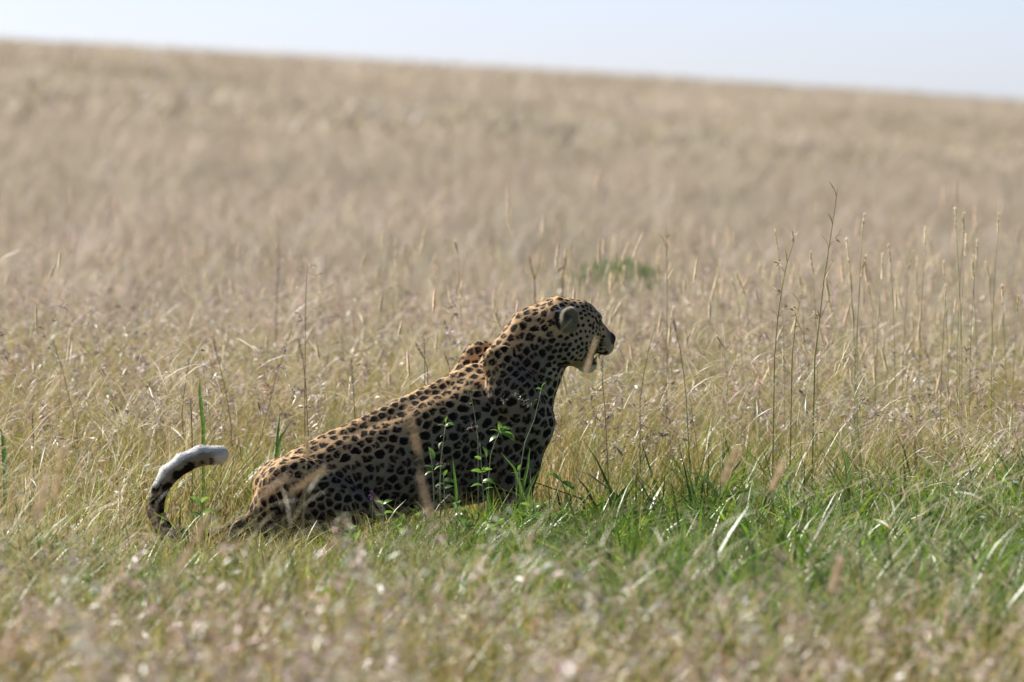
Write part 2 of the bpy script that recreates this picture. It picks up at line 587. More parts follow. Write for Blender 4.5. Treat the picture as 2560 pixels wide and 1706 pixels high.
# green grass
x, y = field_points(12.0, 24.0, 150, 0.8)
g = green_mask(x, y)
keep = (~footprint(x, y)) & (rng.random(len(x)) < 0.08 + 0.9 * g)
x, y, g = x[keep], y[keep], g[keep]
bx = rng.uniform(-0.42, 0.22, 150); by = rng.uniform(18.75, 19.62, 150)        # the stand right before the belly and fore leg
x = np.concatenate([x, bx]); y = np.concatenate([y, by]); g = np.concatenate([g, np.ones(150)])
hh = (0.72 + 0.25 * g) * near_height(x, y) * np.where(x > 0.2, 1.22, 0.95)
mk((x, y), hh, tints(len(x), 0.2), V_green, M_green, 'green_grass',
   'short fresh green grass with glossy blades round the leopard and on the right')
x, y = field_points(14.0, 22.5, 60, 0.8)
g = green_mask(x, y)
keep = (~footprint(x, y)) & (rng.random(len(x)) < g * (0.35 + 0.55 * smooth01((x + 0.3) / 0.6)) * (0.5 + 0.5 * (lowfreq(x, y, 0.5, 61) > 0)))
x, y = x[keep], y[keep]
mk((x, y), near_height(x, y), tints(len(x), 0.2), V_herb, M_green, 'low_green_weeds',
   'low broad leaved green weeds growing between the green grass blades')
x, y = field_points(22.0, 34.0, 7, 0.8)
keep = rng.random(len(x)) < 0.25 + 0.75 * smooth01((x + 0.7) / 0.8)
x, y = x[keep], y[keep]
mk((x, y), np.full(len(x), 0.95), tints(len(x), 0.05), V_fox, M_dry, 'foxtail_field',
   'blurred pale foxtail heads crowding the field behind the leopard', wscale=1.0)
# middle distance
x, y = field_points(30.0, 85.0, 9.5, 1.5)
fx, fy = flank_points(30.0, 85.0, 3.5, 1.5, 0.08)
wm = np.concatenate([np.full(len(x), 1.0), np.full(len(fx), 1.5)])
x = np.concatenate([x, fx]); y = np.concatenate([y, fy])
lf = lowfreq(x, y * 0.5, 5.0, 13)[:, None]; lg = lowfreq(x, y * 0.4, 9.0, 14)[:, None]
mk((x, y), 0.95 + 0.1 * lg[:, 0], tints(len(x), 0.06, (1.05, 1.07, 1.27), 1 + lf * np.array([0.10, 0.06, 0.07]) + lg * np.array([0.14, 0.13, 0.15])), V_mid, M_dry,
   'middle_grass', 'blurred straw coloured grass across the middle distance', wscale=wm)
# far slope
x, y = field_points(85.0, 262.0, 3.2, 3.0)
fx, fy = flank_points(85.0, 262.0, 1.0, 3.0, 0.09)
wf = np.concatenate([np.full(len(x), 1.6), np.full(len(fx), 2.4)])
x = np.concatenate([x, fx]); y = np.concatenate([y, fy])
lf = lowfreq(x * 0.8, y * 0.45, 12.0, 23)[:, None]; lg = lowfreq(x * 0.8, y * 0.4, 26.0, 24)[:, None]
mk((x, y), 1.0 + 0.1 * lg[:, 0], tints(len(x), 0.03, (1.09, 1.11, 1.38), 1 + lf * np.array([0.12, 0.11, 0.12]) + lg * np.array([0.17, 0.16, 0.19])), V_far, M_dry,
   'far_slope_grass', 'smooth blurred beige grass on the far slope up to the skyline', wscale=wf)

# ------------------------------------------------------------------ leopard
# modelled in photograph pixels: x right, y down, w away from the camera; 1 unit = 1.1 mm at 20 m
SC = 0.0011


def L2W(p):
    p = np.asarray(p, float)
    return np.stack([(p[..., 0] - 1280) * SC, FOCUS + p[..., 2] * SC, CAM_H - (p[..., 1] - 175) * SC], -1)


VOX = 3.0
G0 = np.array([350.0, 725.0, -290.0])
G1 = np.array([1560.0, 1400.0, 270.0])
dims = np.ceil((G1 - G0) / VOX).astype(int) + 1
ax_x = G0[0] + VOX * np.arange(dims[0]); ax_y = G0[1] + VOX * np.arange(dims[1]); ax_w = G0[2] + VOX * np.arange(dims[2])


def smin(a, b, k):
    h = np.clip(0.5 + 0.5 * (b - a) / k, 0, 1)
    return b * (1 - h) + a * h - k * h * (1 - h)


def smax(a, b, k): return -smin(-a, -b, k)


def box_of(lo, hi):
    lo = np.maximum(np.floor((np.array(lo) - G0) / VOX).astype(int), 0)
    hi = np.minimum(np.ceil((np.array(hi) - G0) / VOX).astype(int) + 1, dims)
    return tuple(slice(a, b) for a, b in zip(lo, hi))


def coords(sl):
    return (ax_x[sl[0]][:, None, None].astype(np.float32), ax_y[sl[1]][None, :, None].astype(np.float32),
            ax_w[sl[2]][None, None, :].astype(np.float32))


def cone(D, a, ra, b, rb, k, lat=1.0):
    """smooth union with a segment of changing radius; lat stretches it sideways"""
    a = np.array(a, float); b = np.array(b, float)
    r = max(ra, rb) * max(1, lat) + 2.2 * k
    sl = box_of(np.minimum(a, b) - r, np.maximum(a, b) + r)
    X, Y, W = coords(sl)
    ab = b - a
    if np.dot(ab, ab) < 1e-6: ab = np.array([1e-3, 0, 0])
    t = np.clip(((X - a[0]) * ab[0] + (Y - a[1]) * ab[1] + (W - a[2]) * ab[2]) / np.dot(ab, ab), 0, 1)
    d = np.sqrt((X - a[0] - t * ab[0]) ** 2 + (Y - a[1] - t * ab[1]) ** 2 + ((W - a[2] - t * ab[2]) / lat) ** 2) - (ra + t * (rb - ra))
    D[sl] = smin(D[sl], d.astype(np.float32), k)


def ellip(D, c, rad, k, rot=None, sub=False):
    """smooth union with (or cut by) an ellipsoid; rot turns it about the view axis"""
    c = np.array(c, float); rad = np.array(rad, float)
    r = rad.max() + 2.2 * k
    sl = box_of(c - r, c + r)
    X, Y, W = coords(sl)
    x, y, w = X - c[0], Y - c[1], W - c[2]
    x, y, w = np.broadcast_arrays(x, y, w)
    if rot:
        q = np.array(Euler(rot).to_matrix()).T
        x, y, w = (q[0, 0] * x + q[0, 1] * y + q[0, 2] * w, q[1, 0] * x + q[1, 1] * y + q[1, 2] * w, q[2, 0] * x + q[2, 1] * y + q[2, 2] * w)
    k0 = np.sqrt((x / rad[0]) ** 2 + (y / rad[1]) ** 2 + (w / rad[2]) ** 2)
    k1 = np.sqrt((x / rad[0] ** 2) ** 2 + (y / rad[1] ** 2) ** 2 + (w / rad[2] ** 2) ** 2) + 1e-9
    d = (k0 * (k0 - 1) / k1).astype(np.float32)
    D[sl] = smax(D[sl], -d, k) if sub else smin(D[sl], d, k)


D = np.full(tuple(dims), 400.0, np.float32)
LAT = np.array([-0.30, 0.0, 0.95])          # towards the animal's far side
# trunk, rump first
TR = [((745, 1226, -92), 95), ((850, 1187, -55), 99), ((960, 1157, -15), 107), ((1085, 1107, 30), 120), ((1212, 1052, 76), 128), ((1277, 1042, 100), 99)]
for (a, ra), (b, rb) in zip(TR[:-1], TR[1:]):
    cone(D, a, ra, b, rb, 22, 0.86)
cone(D, (1240, 1120, 84), 92, (1285, 1080, 96), 88, 30, 0.8)
cone(D, (930, 1214, -25), 92, (1180, 1172, 60), 92, 35, 0.85)       # belly line
cone(D, (760, 1140, -86), 26, (1180, 945, 64), 30, 26, 0.8)        # spine ridge
# neck
cone(D, (1284, 950, 112), 96, (1345, 852, 116), 84, 22, 0.70)
cone(D, (1330, 1000, 100), 52, (1372, 905, 116), 44, 30, 0.9)      # throat
# shoulder blades
S = np.array([1262.0, 905.0, 84.0])
cone(D, (1250, 906, -14), 45, (1286, 985, -28), 60, 14, 0.62)        # near
cone(D, (1286, 985, -28), 60, (1316, 1062, -10), 66, 22, 0.7)
cone(D, (1205, 915, 160), 56, (1172, 980, 152), 56, 10, 0.58)      # far
cone(D, (1172, 984, 150), 56, (1230, 1060, 160), 60, 26, 0.7)
# fore legs
cone(D, (1318, 1050, 8), 66, (1296, 1165, -2), 52, 26, 0.75)
cone(D, (1296, 1165, -2), 50, (1288, 1285, 0), 35, 16, 0.85)
cone(D, (1288, 1285, 0), 35, (1308, 1345, 6), 33, 14, 1.0)
cone(D, (1308, 1345, 6), 32, (1338, 1352, 14), 25, 14, 1.1)
cone(D, (1262, 1050, 168), 62, (1248, 1170, 170), 50, 26, 0.75)
cone(D, (1248, 1170, 170), 48, (1250, 1285, 172), 34, 16, 0.85)
cone(D, (1250, 1285, 172), 34, (1284, 1348, 180), 31, 14, 1.1)
# hind legs, folded
cone(D, (742, 1226, -150), 92, (872, 1278, -152), 70, 22, 0.62)
cone(D, (698, 1262, -118), 64, (716, 1310, -128), 58, 22, 0.8)
cone(D, (872, 1278, -152), 58, (760, 1338, -150), 34, 16, 0.8)
cone(D, (720, 1345, -150), 26, (880, 1352, -142), 26, 12, 1.2)
cone(D, (712, 1222, -30), 80, (840, 1280, -5), 62, 22, 0.62)
cone(D, (700, 1345, -20), 26, (860, 1352, -4), 26, 12, 1.2)
# tail: down from the rump, along the ground, then up in a hook
TAIL = [((682, 1238, -100), 32), ((640, 1300, -108), 27), ((575, 1335, -118), 24), ((490, 1345, -128), 22), ((418, 1322, -132), 21),
        ((394, 1275, -132), 19), ((402, 1222, -130), 20), ((426, 1182, -127), 23), ((462, 1153, -123), 24), ((505, 1134, -118), 24), ((550, 1133, -112), 23)]
for (a, ra), (b, rb) in zip(TAIL[:-1], TAIL[1:]):
    cone(D, a, ra, b, rb, 6)
cone(D, (700, 1220, -96), 44, (660, 1275, -104), 30, 20)
# head, built apart so that its forms stay crisp
Hd = np.full(tuple(dims), 400.0, np.float32)
HW = 118.0
cone(Hd, (1402, 818, HW), 75, (1440, 814, HW + 10), 63, 12, 0.92)
cone(Hd, (1458, 822, HW + 16), 48, (1515, 857, HW + 36), 25, 12, 0.80)
ellip(Hd, (1527, 852, HW + 40), (15, 13, 15), 5)                          # nose pad
for sgn in (-1, 1):
    o = np.array([-0.28, 0, 0.96]) * sgn
    c = np.array([1505, 868, HW + 34]) + o * 15
    ellip(Hd, c, (29, 28, 22), 7)                                         # whisker pads
    c = np.array([1432, 858, HW + 8]) + o * 36
    cone(Hd, c, 46, c + np.array([-30, 16, -4]), 44, 16, 0.7)             # cheek
    c = np.array([1468, 830, HW + 18]) + o * 38
    cone(Hd, c + np.array([-25, 12, -6]), 22, c + np.array([6, 6, 4]), 17, 12, 0.8)   # cheek bone
    c = np.array([1485, 800, HW + 22]) + o * 27
    cone(Hd, c + np.array([-22, -6, -4]), 16, c + np.array([4, -2, 2]), 10, 12)       # brow
    c = np.array([1496, 812, HW + 24]) + o * 30
    ellip(Hd, c, (9, 7, 9), 5, sub=True)                                  # eye socket
cone(Hd, (1420, 874, HW + 4), 44, (1462, 908, HW + 22), 24, 12, 0.95)      # jaw
ellip(Hd, (1471, 916, HW + 26), (24, 23, 23), 9)                          # chin
# the open mouth: a wedge cut right through from side to side
sl = box_of((1440, 850, 30), (1560, 940, 260))
X, Y, W = coords(sl)


def half(p, q):
    """signed distance to a line, positive below it"""
    nx_, ny_ = -(q[1] - p[1]), (q[0] - p[0])
    l = math.hypot(nx_, ny_)
    return ((X - p[0]) * nx_ + (Y - p[1]) * ny_) / l


up = half((1458, 872), (1512, 896))
dn = -half((1458, 872), (1494, 908))
wedge = smax(-up, -dn, 4) + 0 * W
Hd[sl] = smax(Hd[sl], -(wedge.astype(np.float32)), 4)
# inner mouth: refill the back of the wedge in the middle so no light shows through
inner = np.full(Hd[sl].shape, 400.0, np.float32)
ellip_c = (1458, 886, HW + 20)
dd = np.sqrt(((X - ellip_c[0]) / 34) ** 2 + ((Y - ellip_c[1]) / 17) ** 2 + ((W - ellip_c[2]) / 25) ** 2)
Hd[sl] = smin(Hd[sl], ((dd - 1) * 16).astype(np.float32), 5)
# ears
for sgn in (-1, 1):
    c = np.array([1411.0, 797, HW - 6]) + np.array([-0.15, 0, 1.0]) * sgn * 70
    ellip(Hd, c + (1, 0, -4 * sgn), (25, 30, 15), 4, rot=(0.25 * sgn, 0.45 * -sgn, 0.15))
    ellip(Hd, c + np.array([5, 3, 11 * sgn]), (18, 23, 17), 3, rot=(0.25 * sgn, 0.45 * -sgn, 0.15), sub=True)
cone(Hd, (1418, 806, HW - 74), 15, (1406, 829, HW - 58), 7, 8)
D = smin(D, Hd, 16)
del Hd


def surface_nets(D):
    ins = D < 0
    c = np.zeros(tuple(np.array(D.shape) - 1), np.int8)
    for i in (0, 1):
        for j in (0, 1):
            for k in (0, 1):
                c += ins[i:D.shape[0] - 1 + i, j:D.shape[1] - 1 + j, k:D.shape[2] - 1 + k]
    act = np.argwhere((c > 0) & (c < 8))
    n = len(act)
    cid = np.full(c.shape, -1, np.int32)
    cid[act[:, 0], act[:, 1], act[:, 2]] = np.arange(n)
    cor = [(i, j, k) for i in (0, 1) for j in (0, 1) for k in (0, 1)]
    val = {o: D[act[:, 0] + o[0], act[:, 1] + o[1], act[:, 2] + o[2]] for o in cor}
    acc = np.zeros((n, 3)); cnt = np.zeros(n)
    for o in cor:
        for ax in range(3):
            if o[ax] == 0:
                e = list(o); e[ax] = 1; e = tuple(e)
                a, b = val[o], val[e]
                cross = (a < 0) != (b < 0)
                t = np.where(cross, a / np.where(cross, a - b, 1), 0)
                p = np.tile(np.array(o, float), (n, 1)); p[:, ax] += t
                acc += np.where(cross[:, None], p, 0); cnt += cross
    V = (act + acc / cnt[:, None]) * VOX + G0
    F = []
    for ax in range(3):
        s0 = [slice(None)] * 3; s1 = [slice(None)] * 3
        s0[ax] = slice(0, -1); s1[ax] = slice(1, None)
        a = ins[tuple(s0)]; b = ins[tuple(s1)]
        e = np.argwhere(a != b)
        e = e[(e[:, (ax + 1) % 3] > 0) & (e[:, (ax + 2) % 3] > 0)]
        u = np.zeros(3, int); u[(ax + 1) % 3] = 1
        w = np.zeros(3, int); w[(ax + 2) % 3] = 1
        q = np.stack([cid[tuple((e - u - w).T)], cid[tuple((e - w).T)], cid[tuple(e.T)], cid[tuple((e - u).T)]], -1)
        flip = a[tuple(e.T)]
        q[flip] = q[flip][:, ::-1]
        F.append(q)
    F = np.concatenate(F)
    return V, F[(F >= 0).all(1)]


LV, LF = surface_nets(D)
del D
LF = LF[:, ::-1]


def vnormals(V, F):
    fn = np.cross(V[F[:, 2]] - V[F[:, 0]], V[F[:, 3]] - V[F[:, 1]])
    N = np.zeros_like(V)
    for k in range(4): np.add.at(N, F[:, k], fn)
    return N / (np.linalg.norm(N, axis=1)[:, None] + 1e-9)


for _ in range(2):                                       # light smoothing
    acc = np.zeros_like(LV); cnt = np.zeros(len(LV))
    for k in range(4):
        np.add.at(acc, LF[:, k], LV[LF[:, (k + 1) % 4]]); np.add.at(cnt, LF[:, k], 1)
    LV = LV * 0.5 + 0.5 * acc / cnt[:, None]
LN = vnormals(LV, LF)
ctr = np.array([960.0, 1157, -15])
near_c = np.argmin(np.abs(LV - np.array([960, 1050, -15])).sum(1))
if LN[near_c][1] > 0:                                    # the back must look up (smaller y)
    LF = LF[:, ::-1]; LN = -LN
nL = len(LV)
lx, ly, lw = LV.T

# regions
head_w = smooth01((lx - 1375 + (ly - 860) * 0.25) / 30) * (ly < 945)
is_tail = ((lx < 615) | ((lx < 690) & (ly > 1255) & (lw > -135) & (lw < -75)))
tailpts = np.array([t[0] for t in TAIL], float)
leg_w = smooth01((ly - 1200) / 60) * ((lx > 1190) | ((lx > 660) & (lx < 950) & (lw < -120)))

# hair direction
flow = np.zeros((nL, 3))
flow[:] = (-0.85, 0.42, 0.0)
flow = flow * (1 - leg_w[:, None]) + leg_w[:, None] * np.array([-0.25, 1, 0])
hd = np.stack([lx - 1545, ly - 850, np.zeros(nL)], -1); hd /= np.linalg.norm(hd, axis=1)[:, None] + 1e-6
flow = flow * (1 - head_w[:, None]) + head_w[:, None] * hd
ti = np.argmin(((LV[:, None, :2] - tailpts[None, :, :2]) ** 2).sum(-1), 1) if nL < 400000 else np.zeros(nL, int)
tdir = np.gradient(tailpts, axis=0); tdir /= np.linalg.norm(tdir, axis=1)[:, None]
flow[is_tail] = tdir[ti][is_tail]
flow -= (flow * LN).sum(1)[:, None] * LN
flow /= np.linalg.norm(flow, axis=1)[:, None] + 1e-6
side_t = np.cross(LN, flow)

# coat colour: tawny back, buff flanks, white belly, chin and tail underside
TAWNY_LIT = np.array([0.72, 0.49, 0.265]); BUFF_SHADED = np.array([0.27, 0.228, 0.172]); WHITE = np.array([0.66, 0.62, 0.55]); CREAM = np.array([0.55, 0.46, 0.33])  # back painted brighter as sunlit, flanks darker as in shade
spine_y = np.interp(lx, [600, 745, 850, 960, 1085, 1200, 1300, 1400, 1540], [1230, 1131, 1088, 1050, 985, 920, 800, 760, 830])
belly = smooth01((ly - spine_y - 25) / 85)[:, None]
coat = TAWNY_LIT * (1 - belly) + BUFF_SHADED * belly
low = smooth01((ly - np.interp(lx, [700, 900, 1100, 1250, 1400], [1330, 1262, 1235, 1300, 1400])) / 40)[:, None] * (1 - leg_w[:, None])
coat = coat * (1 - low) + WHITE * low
chest = smooth01((lx - 1335) / 40)[:, None] * (smooth01((ly - 905) / 40) * (1 - smooth01((ly - 1080) / 90)))[:, None]
coat = coat * (1 - 0.6 * chest) + CREAM * 0.6 * chest


def blob(c, r, col, amt=1.0, ww=1.0, soft=0.6, use_w=True):
    global coat
    d2 = (lx - c[0]) ** 2 + (ly - c[1]) ** 2 + (((lw - c[2]) * ww) ** 2 if use_w else 0)
    m = (amt * smooth01((1 - np.sqrt(d2) / r) / soft + 0.0))[:, None]
    coat = coat * (1 - m) + np.array(col) * m


face = head_w[:, None] * smooth01((lx - 1400) / 60)[:, None]
coat = coat * (1 - 0.6 * face) + np.array([0.31, 0.255, 0.175]) * 0.6 * face
chin_m = (smooth01((ly - 922 - (1440 - lx) * 0.1) / 8) * smooth01((lx - 1425) / 18) * (ly < 950))[:, None]
coat = coat * (1 - chin_m) + np.array([0.72, 0.70, 0.66]) * chin_m
blob((1445, 880, HW - 30), 42, (0.38, 0.34, 0.27), 0.7, 0.8)            # pale cheek
bridge = smooth01((lx - 1488 + (ly - 810) * -0.1) / 14) * smooth01((870 - ly + (lx - 1500) * 0.3) / 12) * smooth01((lx - (1497 + (ly - 800) * 0.45)) / 10)
coat = coat * (1 - 0.75 * bridge[:, None]) + np.array([0.13, 0.105, 0.085]) * 0.75 * bridge[:, None]
nosepad = smooth01((lx - 1527) / 5) * (ly < 866) * (ly > 836)
coat = coat * (1 - nosepad[:, None]) + np.array([0.045, 0.035, 0.032]) * nosepad[:, None]
# ear: dark back; sunlit rim and shade of the hollow painted in
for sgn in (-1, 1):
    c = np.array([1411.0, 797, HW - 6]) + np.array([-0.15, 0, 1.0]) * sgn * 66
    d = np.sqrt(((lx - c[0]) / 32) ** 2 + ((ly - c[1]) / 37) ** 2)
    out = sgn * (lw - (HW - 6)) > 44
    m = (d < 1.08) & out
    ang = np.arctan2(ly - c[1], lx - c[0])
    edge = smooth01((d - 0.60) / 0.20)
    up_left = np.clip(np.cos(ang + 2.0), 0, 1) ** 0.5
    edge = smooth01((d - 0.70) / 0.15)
    lit_rim = edge * np.clip((up_left - 0.3) / 0.5, 0, 1)
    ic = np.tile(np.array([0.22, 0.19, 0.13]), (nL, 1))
    hollow_shade = smooth01(1.3 - np.hypot(lx - c[0] + 5, (ly - c[1] + 3) * 0.75) / 12)[:, None]
    ic = ic * (1 - 0.8 * hollow_shade) + np.array([0.07, 0.06, 0.045]) * 0.8 * hollow_shade
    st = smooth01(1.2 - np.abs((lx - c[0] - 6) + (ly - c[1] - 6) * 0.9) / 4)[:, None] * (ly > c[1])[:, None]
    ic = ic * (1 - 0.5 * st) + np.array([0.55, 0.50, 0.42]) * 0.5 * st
    ic = ic * (1 - lit_rim[:, None]) + np.array([0.78, 0.76, 0.72]) * lit_rim[:, None]
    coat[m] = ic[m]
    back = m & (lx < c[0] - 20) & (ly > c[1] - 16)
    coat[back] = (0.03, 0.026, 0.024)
# tail: white along the outside of the hook
tc = np.zeros((nL, 3)); best = np.full(nL, 1e9); tpar = np.zeros(nL)
tv = np.nonzero(is_tail)[0]
for k in range(len(tailpts) - 1):
    a_, b_ = tailpts[k], tailpts[k + 1]
    t_ = np.clip(((LV[tv] - a_) @ (b_ - a_)) / ((b_ - a_) @ (b_ - a_)), 0, 1)
    q_ = a_ + t_[:, None] * (b_ - a_)
    dd_ = ((LV[tv] - q_) ** 2).sum(1)
    up_ = dd_ < best[tv]
    best[tv[up_]] = dd_[up_]; tc[tv[up_]] = q_[up_]; tpar[tv[up_]] = k + t_[up_]
outside = ((LV - tc) * np.array([-0.50, -0.80, 0.25])).sum(1)
tw = smooth01((outside + 3) / 8) * smooth01((tpar - 5.6) / 1.0)
tw = np.maximum(tw, smooth01((tpar - 9.5) / 0.4) * 0.75)
tw = (tw * is_tail)[:, None]
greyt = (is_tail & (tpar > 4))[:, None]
coat = np.where(greyt, np.array([0.33, 0.27, 0.20]), coat)  # tan underside of the hook, greyed with its shade in the colour
coat = coat * (1 - tw) + np.array([0.86, 0.85, 0.82]) * tw

# rosettes and spots: a signed field in pixels, above 0 is black
spot = np.full(nL, -7.0)
tan_c = np.zeros(nL)
kd = kdtree.KDTree(nL)
for i in range(nL): kd.insert(LV[i], i)
kd.balance()


def put(c, n_i, ru, rv, ang=0.0, grow=1.0, rough=0.0):
    """an elongated black blob with half axes ru (along the hair) and rv"""
    r = max(ru, rv) + 7
    hits = kd.find_range(Vector(c), r * 1.15)
    if not hits: return
    idx = np.fromiter((h[1] for h in hits), int, len(hits))
    idx = idx[(LN[idx] * LN[n_i]).sum(1) > 0.1]
    dv = LV[idx] - np.asarray(c)
    u = dv @ flow[n_i]; v = dv @ side_t[n_i]
    ca, sa = math.cos(ang), math.sin(ang)
    u, v = u * ca + v * sa, -u * sa + v * ca
    th = np.arctan2(v, u)
    rad = 1 + rough * np.sin(2 * th + ru) + rough * 0.7 * np.sin(3 * th + rv * 5)
    k = np.sqrt((u / ru) ** 2 + (v / rv) ** 2) / rad
    f = (1 - k) * min(ru, rv)
    spot[idx] = np.maximum(spot[idx], np.maximum(f, -7))


def near_idx(p): return kd.find(Vector(p))[1]


def spacing(i):
    x_, y_ = lx[i], ly[i]
    if is_tail[i]: return 26
    h = head_w[i]
    s = 22.5
    if x_ > 1180 and y_ < 980: s = 19.5
    if leg_w[i] > 0.5: s = 21
    back = (ly[i] - spine_y[i])
    if back < 45 and x_ < 1180: s = 19.5
    if h > 0.5:
        s = 13.0 - 3.5 * min(1, max(0, (x_ - 1420) / 80))
    elif h > 0.05: s = 15
    return s


order = rng.permutation(nL)
acc_p = np.zeros((6000, 3)); na = 0; seeds = []
for i in order:
    if head_w[i] > 0.4 and (bridge[i] > 0.3 or nosepad[i] > 0.2 or lx[i] > 1512 or (ly[i] > 905 and lx[i] > 1425)): continue
    if is_tail[i] and tpar[i] > 6.2: continue
    s = spacing(i)
    if na and (((acc_p[:na] - LV[i]) ** 2).sum(1) < s * s).any(): continue
    acc_p[na] = LV[i]; na += 1; seeds.append((i, s))
    if na >= 5990: break
for i, s in seeds:
    c = LV[i]
    ears = abs(lx[i] - 1421) < 30 and abs(ly[i] - 797) < 36 and abs(lw[i] - (HW - 6)) > 50
    if ears: continue
    back = ly[i] - spine_y[i]
    if head_w[i] > 0.5:
        q = random.uniform(0.33, 0.45) * s
        put(c, i, q * random.uniform(1.0, 1.5), q, random.gauss(0, 0.3), rough=0.12)
        continue
    t = random.random()
    solid = leg_w[i] > 0.4 or low[i, 0] > 0.4 or is_tail[i] or t < 0.36 or head_w[i] > 0.05
    if solid:
        q = random.uniform(0.48, 0.60) * s
        put(c, i, q * random.uniform(1.0, 1.3), q * random.uniform(0.85, 1.05), random.gauss(0, 0.35), rough=0.13)
    else:
        el = 1.25
        n = random.choice((2, 3, 3, 4))
        a0 = random.uniform(0, 6.283); gap = random.uniform(0.4, 1.3)
        rr = s * 0.325
        for k in range(n):
            a = a0 + gap + (6.283 - gap) * (k + 0.5) / n
            p = c + flow[i] * (rr * el * math.cos(a)) + side_t[i] * (rr * math.sin(a))
            b = s * random.uniform(0.245, 0.31)
            put(p, i, b * random.uniform(1.0, 1.35) * (1.25 if n < 3 else 1.0), b, a + 1.57, rough=0.15)
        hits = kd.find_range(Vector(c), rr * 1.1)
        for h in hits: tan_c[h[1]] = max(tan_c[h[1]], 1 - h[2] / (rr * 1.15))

# every marking keeps clear of its neighbours: the pale net between them stays open
kds = kdtree.KDTree(len(seeds))
for j, (i, s_) in enumerate(seeds): kds.insert(LV[i], j)
kds.balance()
sp_arr = np.array([LV[i] for i, s_ in seeds]); ss_arr = np.array([s_ for i, s_ in seeds])
for v in np.nonzero(spot > -6.9)[0]:
    r_ = kds.find_n(LV[v], 2)
    (p1, j1, d1), (p2, j2, d2) = r_
    e_ = (d2 * d2 - d1 * d1) / (2 * max(1e-3, (p1 - p2).length))
    gap_ = 0.115 * ss_arr[j1]
    if e_ - gap_ < spot[v]: spot[v] = e_ - gap_


# marks of the face, tail and legs
def putp(p, ru, rv, ang_img=0.0, rough=0.08):
    """a blob at a photograph position on the side that faces the camera, turned in the picture"""
    cand = np.nonzero((np.abs(lx - p[0]) < 6) & (np.abs(ly - p[1]) < 6) & (LN[:, 2] < 0.3))[0]
    if not len(cand): return
    i = cand[np.argmin(lw[cand] * 0.2 + np.hypot(lx[cand] - p[0], ly[cand] - p[1]))]
    f0 = flow[i].copy(); s0 = side_t[i].copy()
    d = np.array([math.cos(ang_img), math.sin(ang_img), 0.0]); d -= d.dot(LN[i]) * LN[i]; d /= np.linalg.norm(d) + 1e-9
    flow[i] = d; side_t[i] = np.cross(LN[i], d)
    put(LV[i], i, ru, rv, 0, rough=rough)
    flow[i] = f0; side_t[i] = s0


putp((1495, 808), 10, 3.2, 0.55)            # eye slit and its dark corner
putp((1484, 820), 9, 3.0, 1.9)
putp((1502, 822), 8, 2.6, 0.9)
for a, b, l, w, g in [((1480, 874), 0, 9, 5, 0.5), ((1472, 884), 0, 7, 7, 0.6), ((1490, 886), 0, 12, 5.5, 0.45), ((1503, 891), 0, 10, 6, 0.25), ((1515, 888), 0, 8, 6, -0.5),
                      ((1468, 893), 0, 8, 12, 0.2), ((1472, 900), 0, 11, 8, 0.6), ((1484, 908), 0, 11, 6, 0.6), ((1478, 903), 0, 9, 5, 0.8), ((1488, 909), 0, 8, 4.5, 0.5),
                      ((1505, 877), 0, 13, 1.6, 0.25), ((1508, 869), 0, 13, 1.5, 0.2), ((1508, 861), 0, 12, 1.3, 0.15), ((1441, 912), 0, 5, 2.4, 0.1), ((1441, 905), 0, 5, 2.4, 0.1),
                      ((1412, 912), 0, 13, 5, -0.75), ((1399, 926), 0, 12, 4.5, -0.8)]:
    putp(a, l, w, g)
for p, a, b, g in [((474, 1166), 20, 16, -0.5), ((448, 1186), 17, 15, -0.9), ((426, 1214), 17, 14, -1.0), ((410, 1244), 14, 12, -1.2), ((507, 1152), 7, 7, 0.0), ((532, 1148), 4.5, 10, 0.0), ((412, 1238), 10, 8, -1.1),
                   ((402, 1240), 8, 12, -1.2), ((398, 1192), 3, 5, -1.0), ((412, 1170), 3, 4, -0.9)]:
    putp(p, a, b, g, 0.12)
for p, a, b in [((700, 1270), 22, 11), ((735, 1300), 20, 10), ((690, 1240), 18, 9), ((1240, 1215), 12, 10)]:
    putp(p, a, b, 1.2, 0.15)
wt = is_tail & (outside > -3) & (tpar > 6.0)
spot[wt] = np.minimum(spot[wt], 3.0 - 0.9 * (outside[wt] + 3))
spot[is_tail & (tpar > 9.6) & (lx > 545)] = -7
# mouth lining stays dark whatever the spots do
mouth = (np.abs(lw - (HW + 24)) < 46) & (lx > 1450) & (lx < 1517) & (np.abs(ly - (873 + (lx - 1458) * 0.74)) < 11 + (lx - 1458) * 0.08)
spot[mouth] = np.maximum(spot[mouth], 2.5)
tm = np.clip(tan_c * 2.2, 0, 1)[:, None] * (0.6 + 0.35 * belly)  # brown rosette centres, painted darker on the flank for its shade
coat = coat * (1 - tm) + np.array([0.17, 0.085, 0.032]) * tm


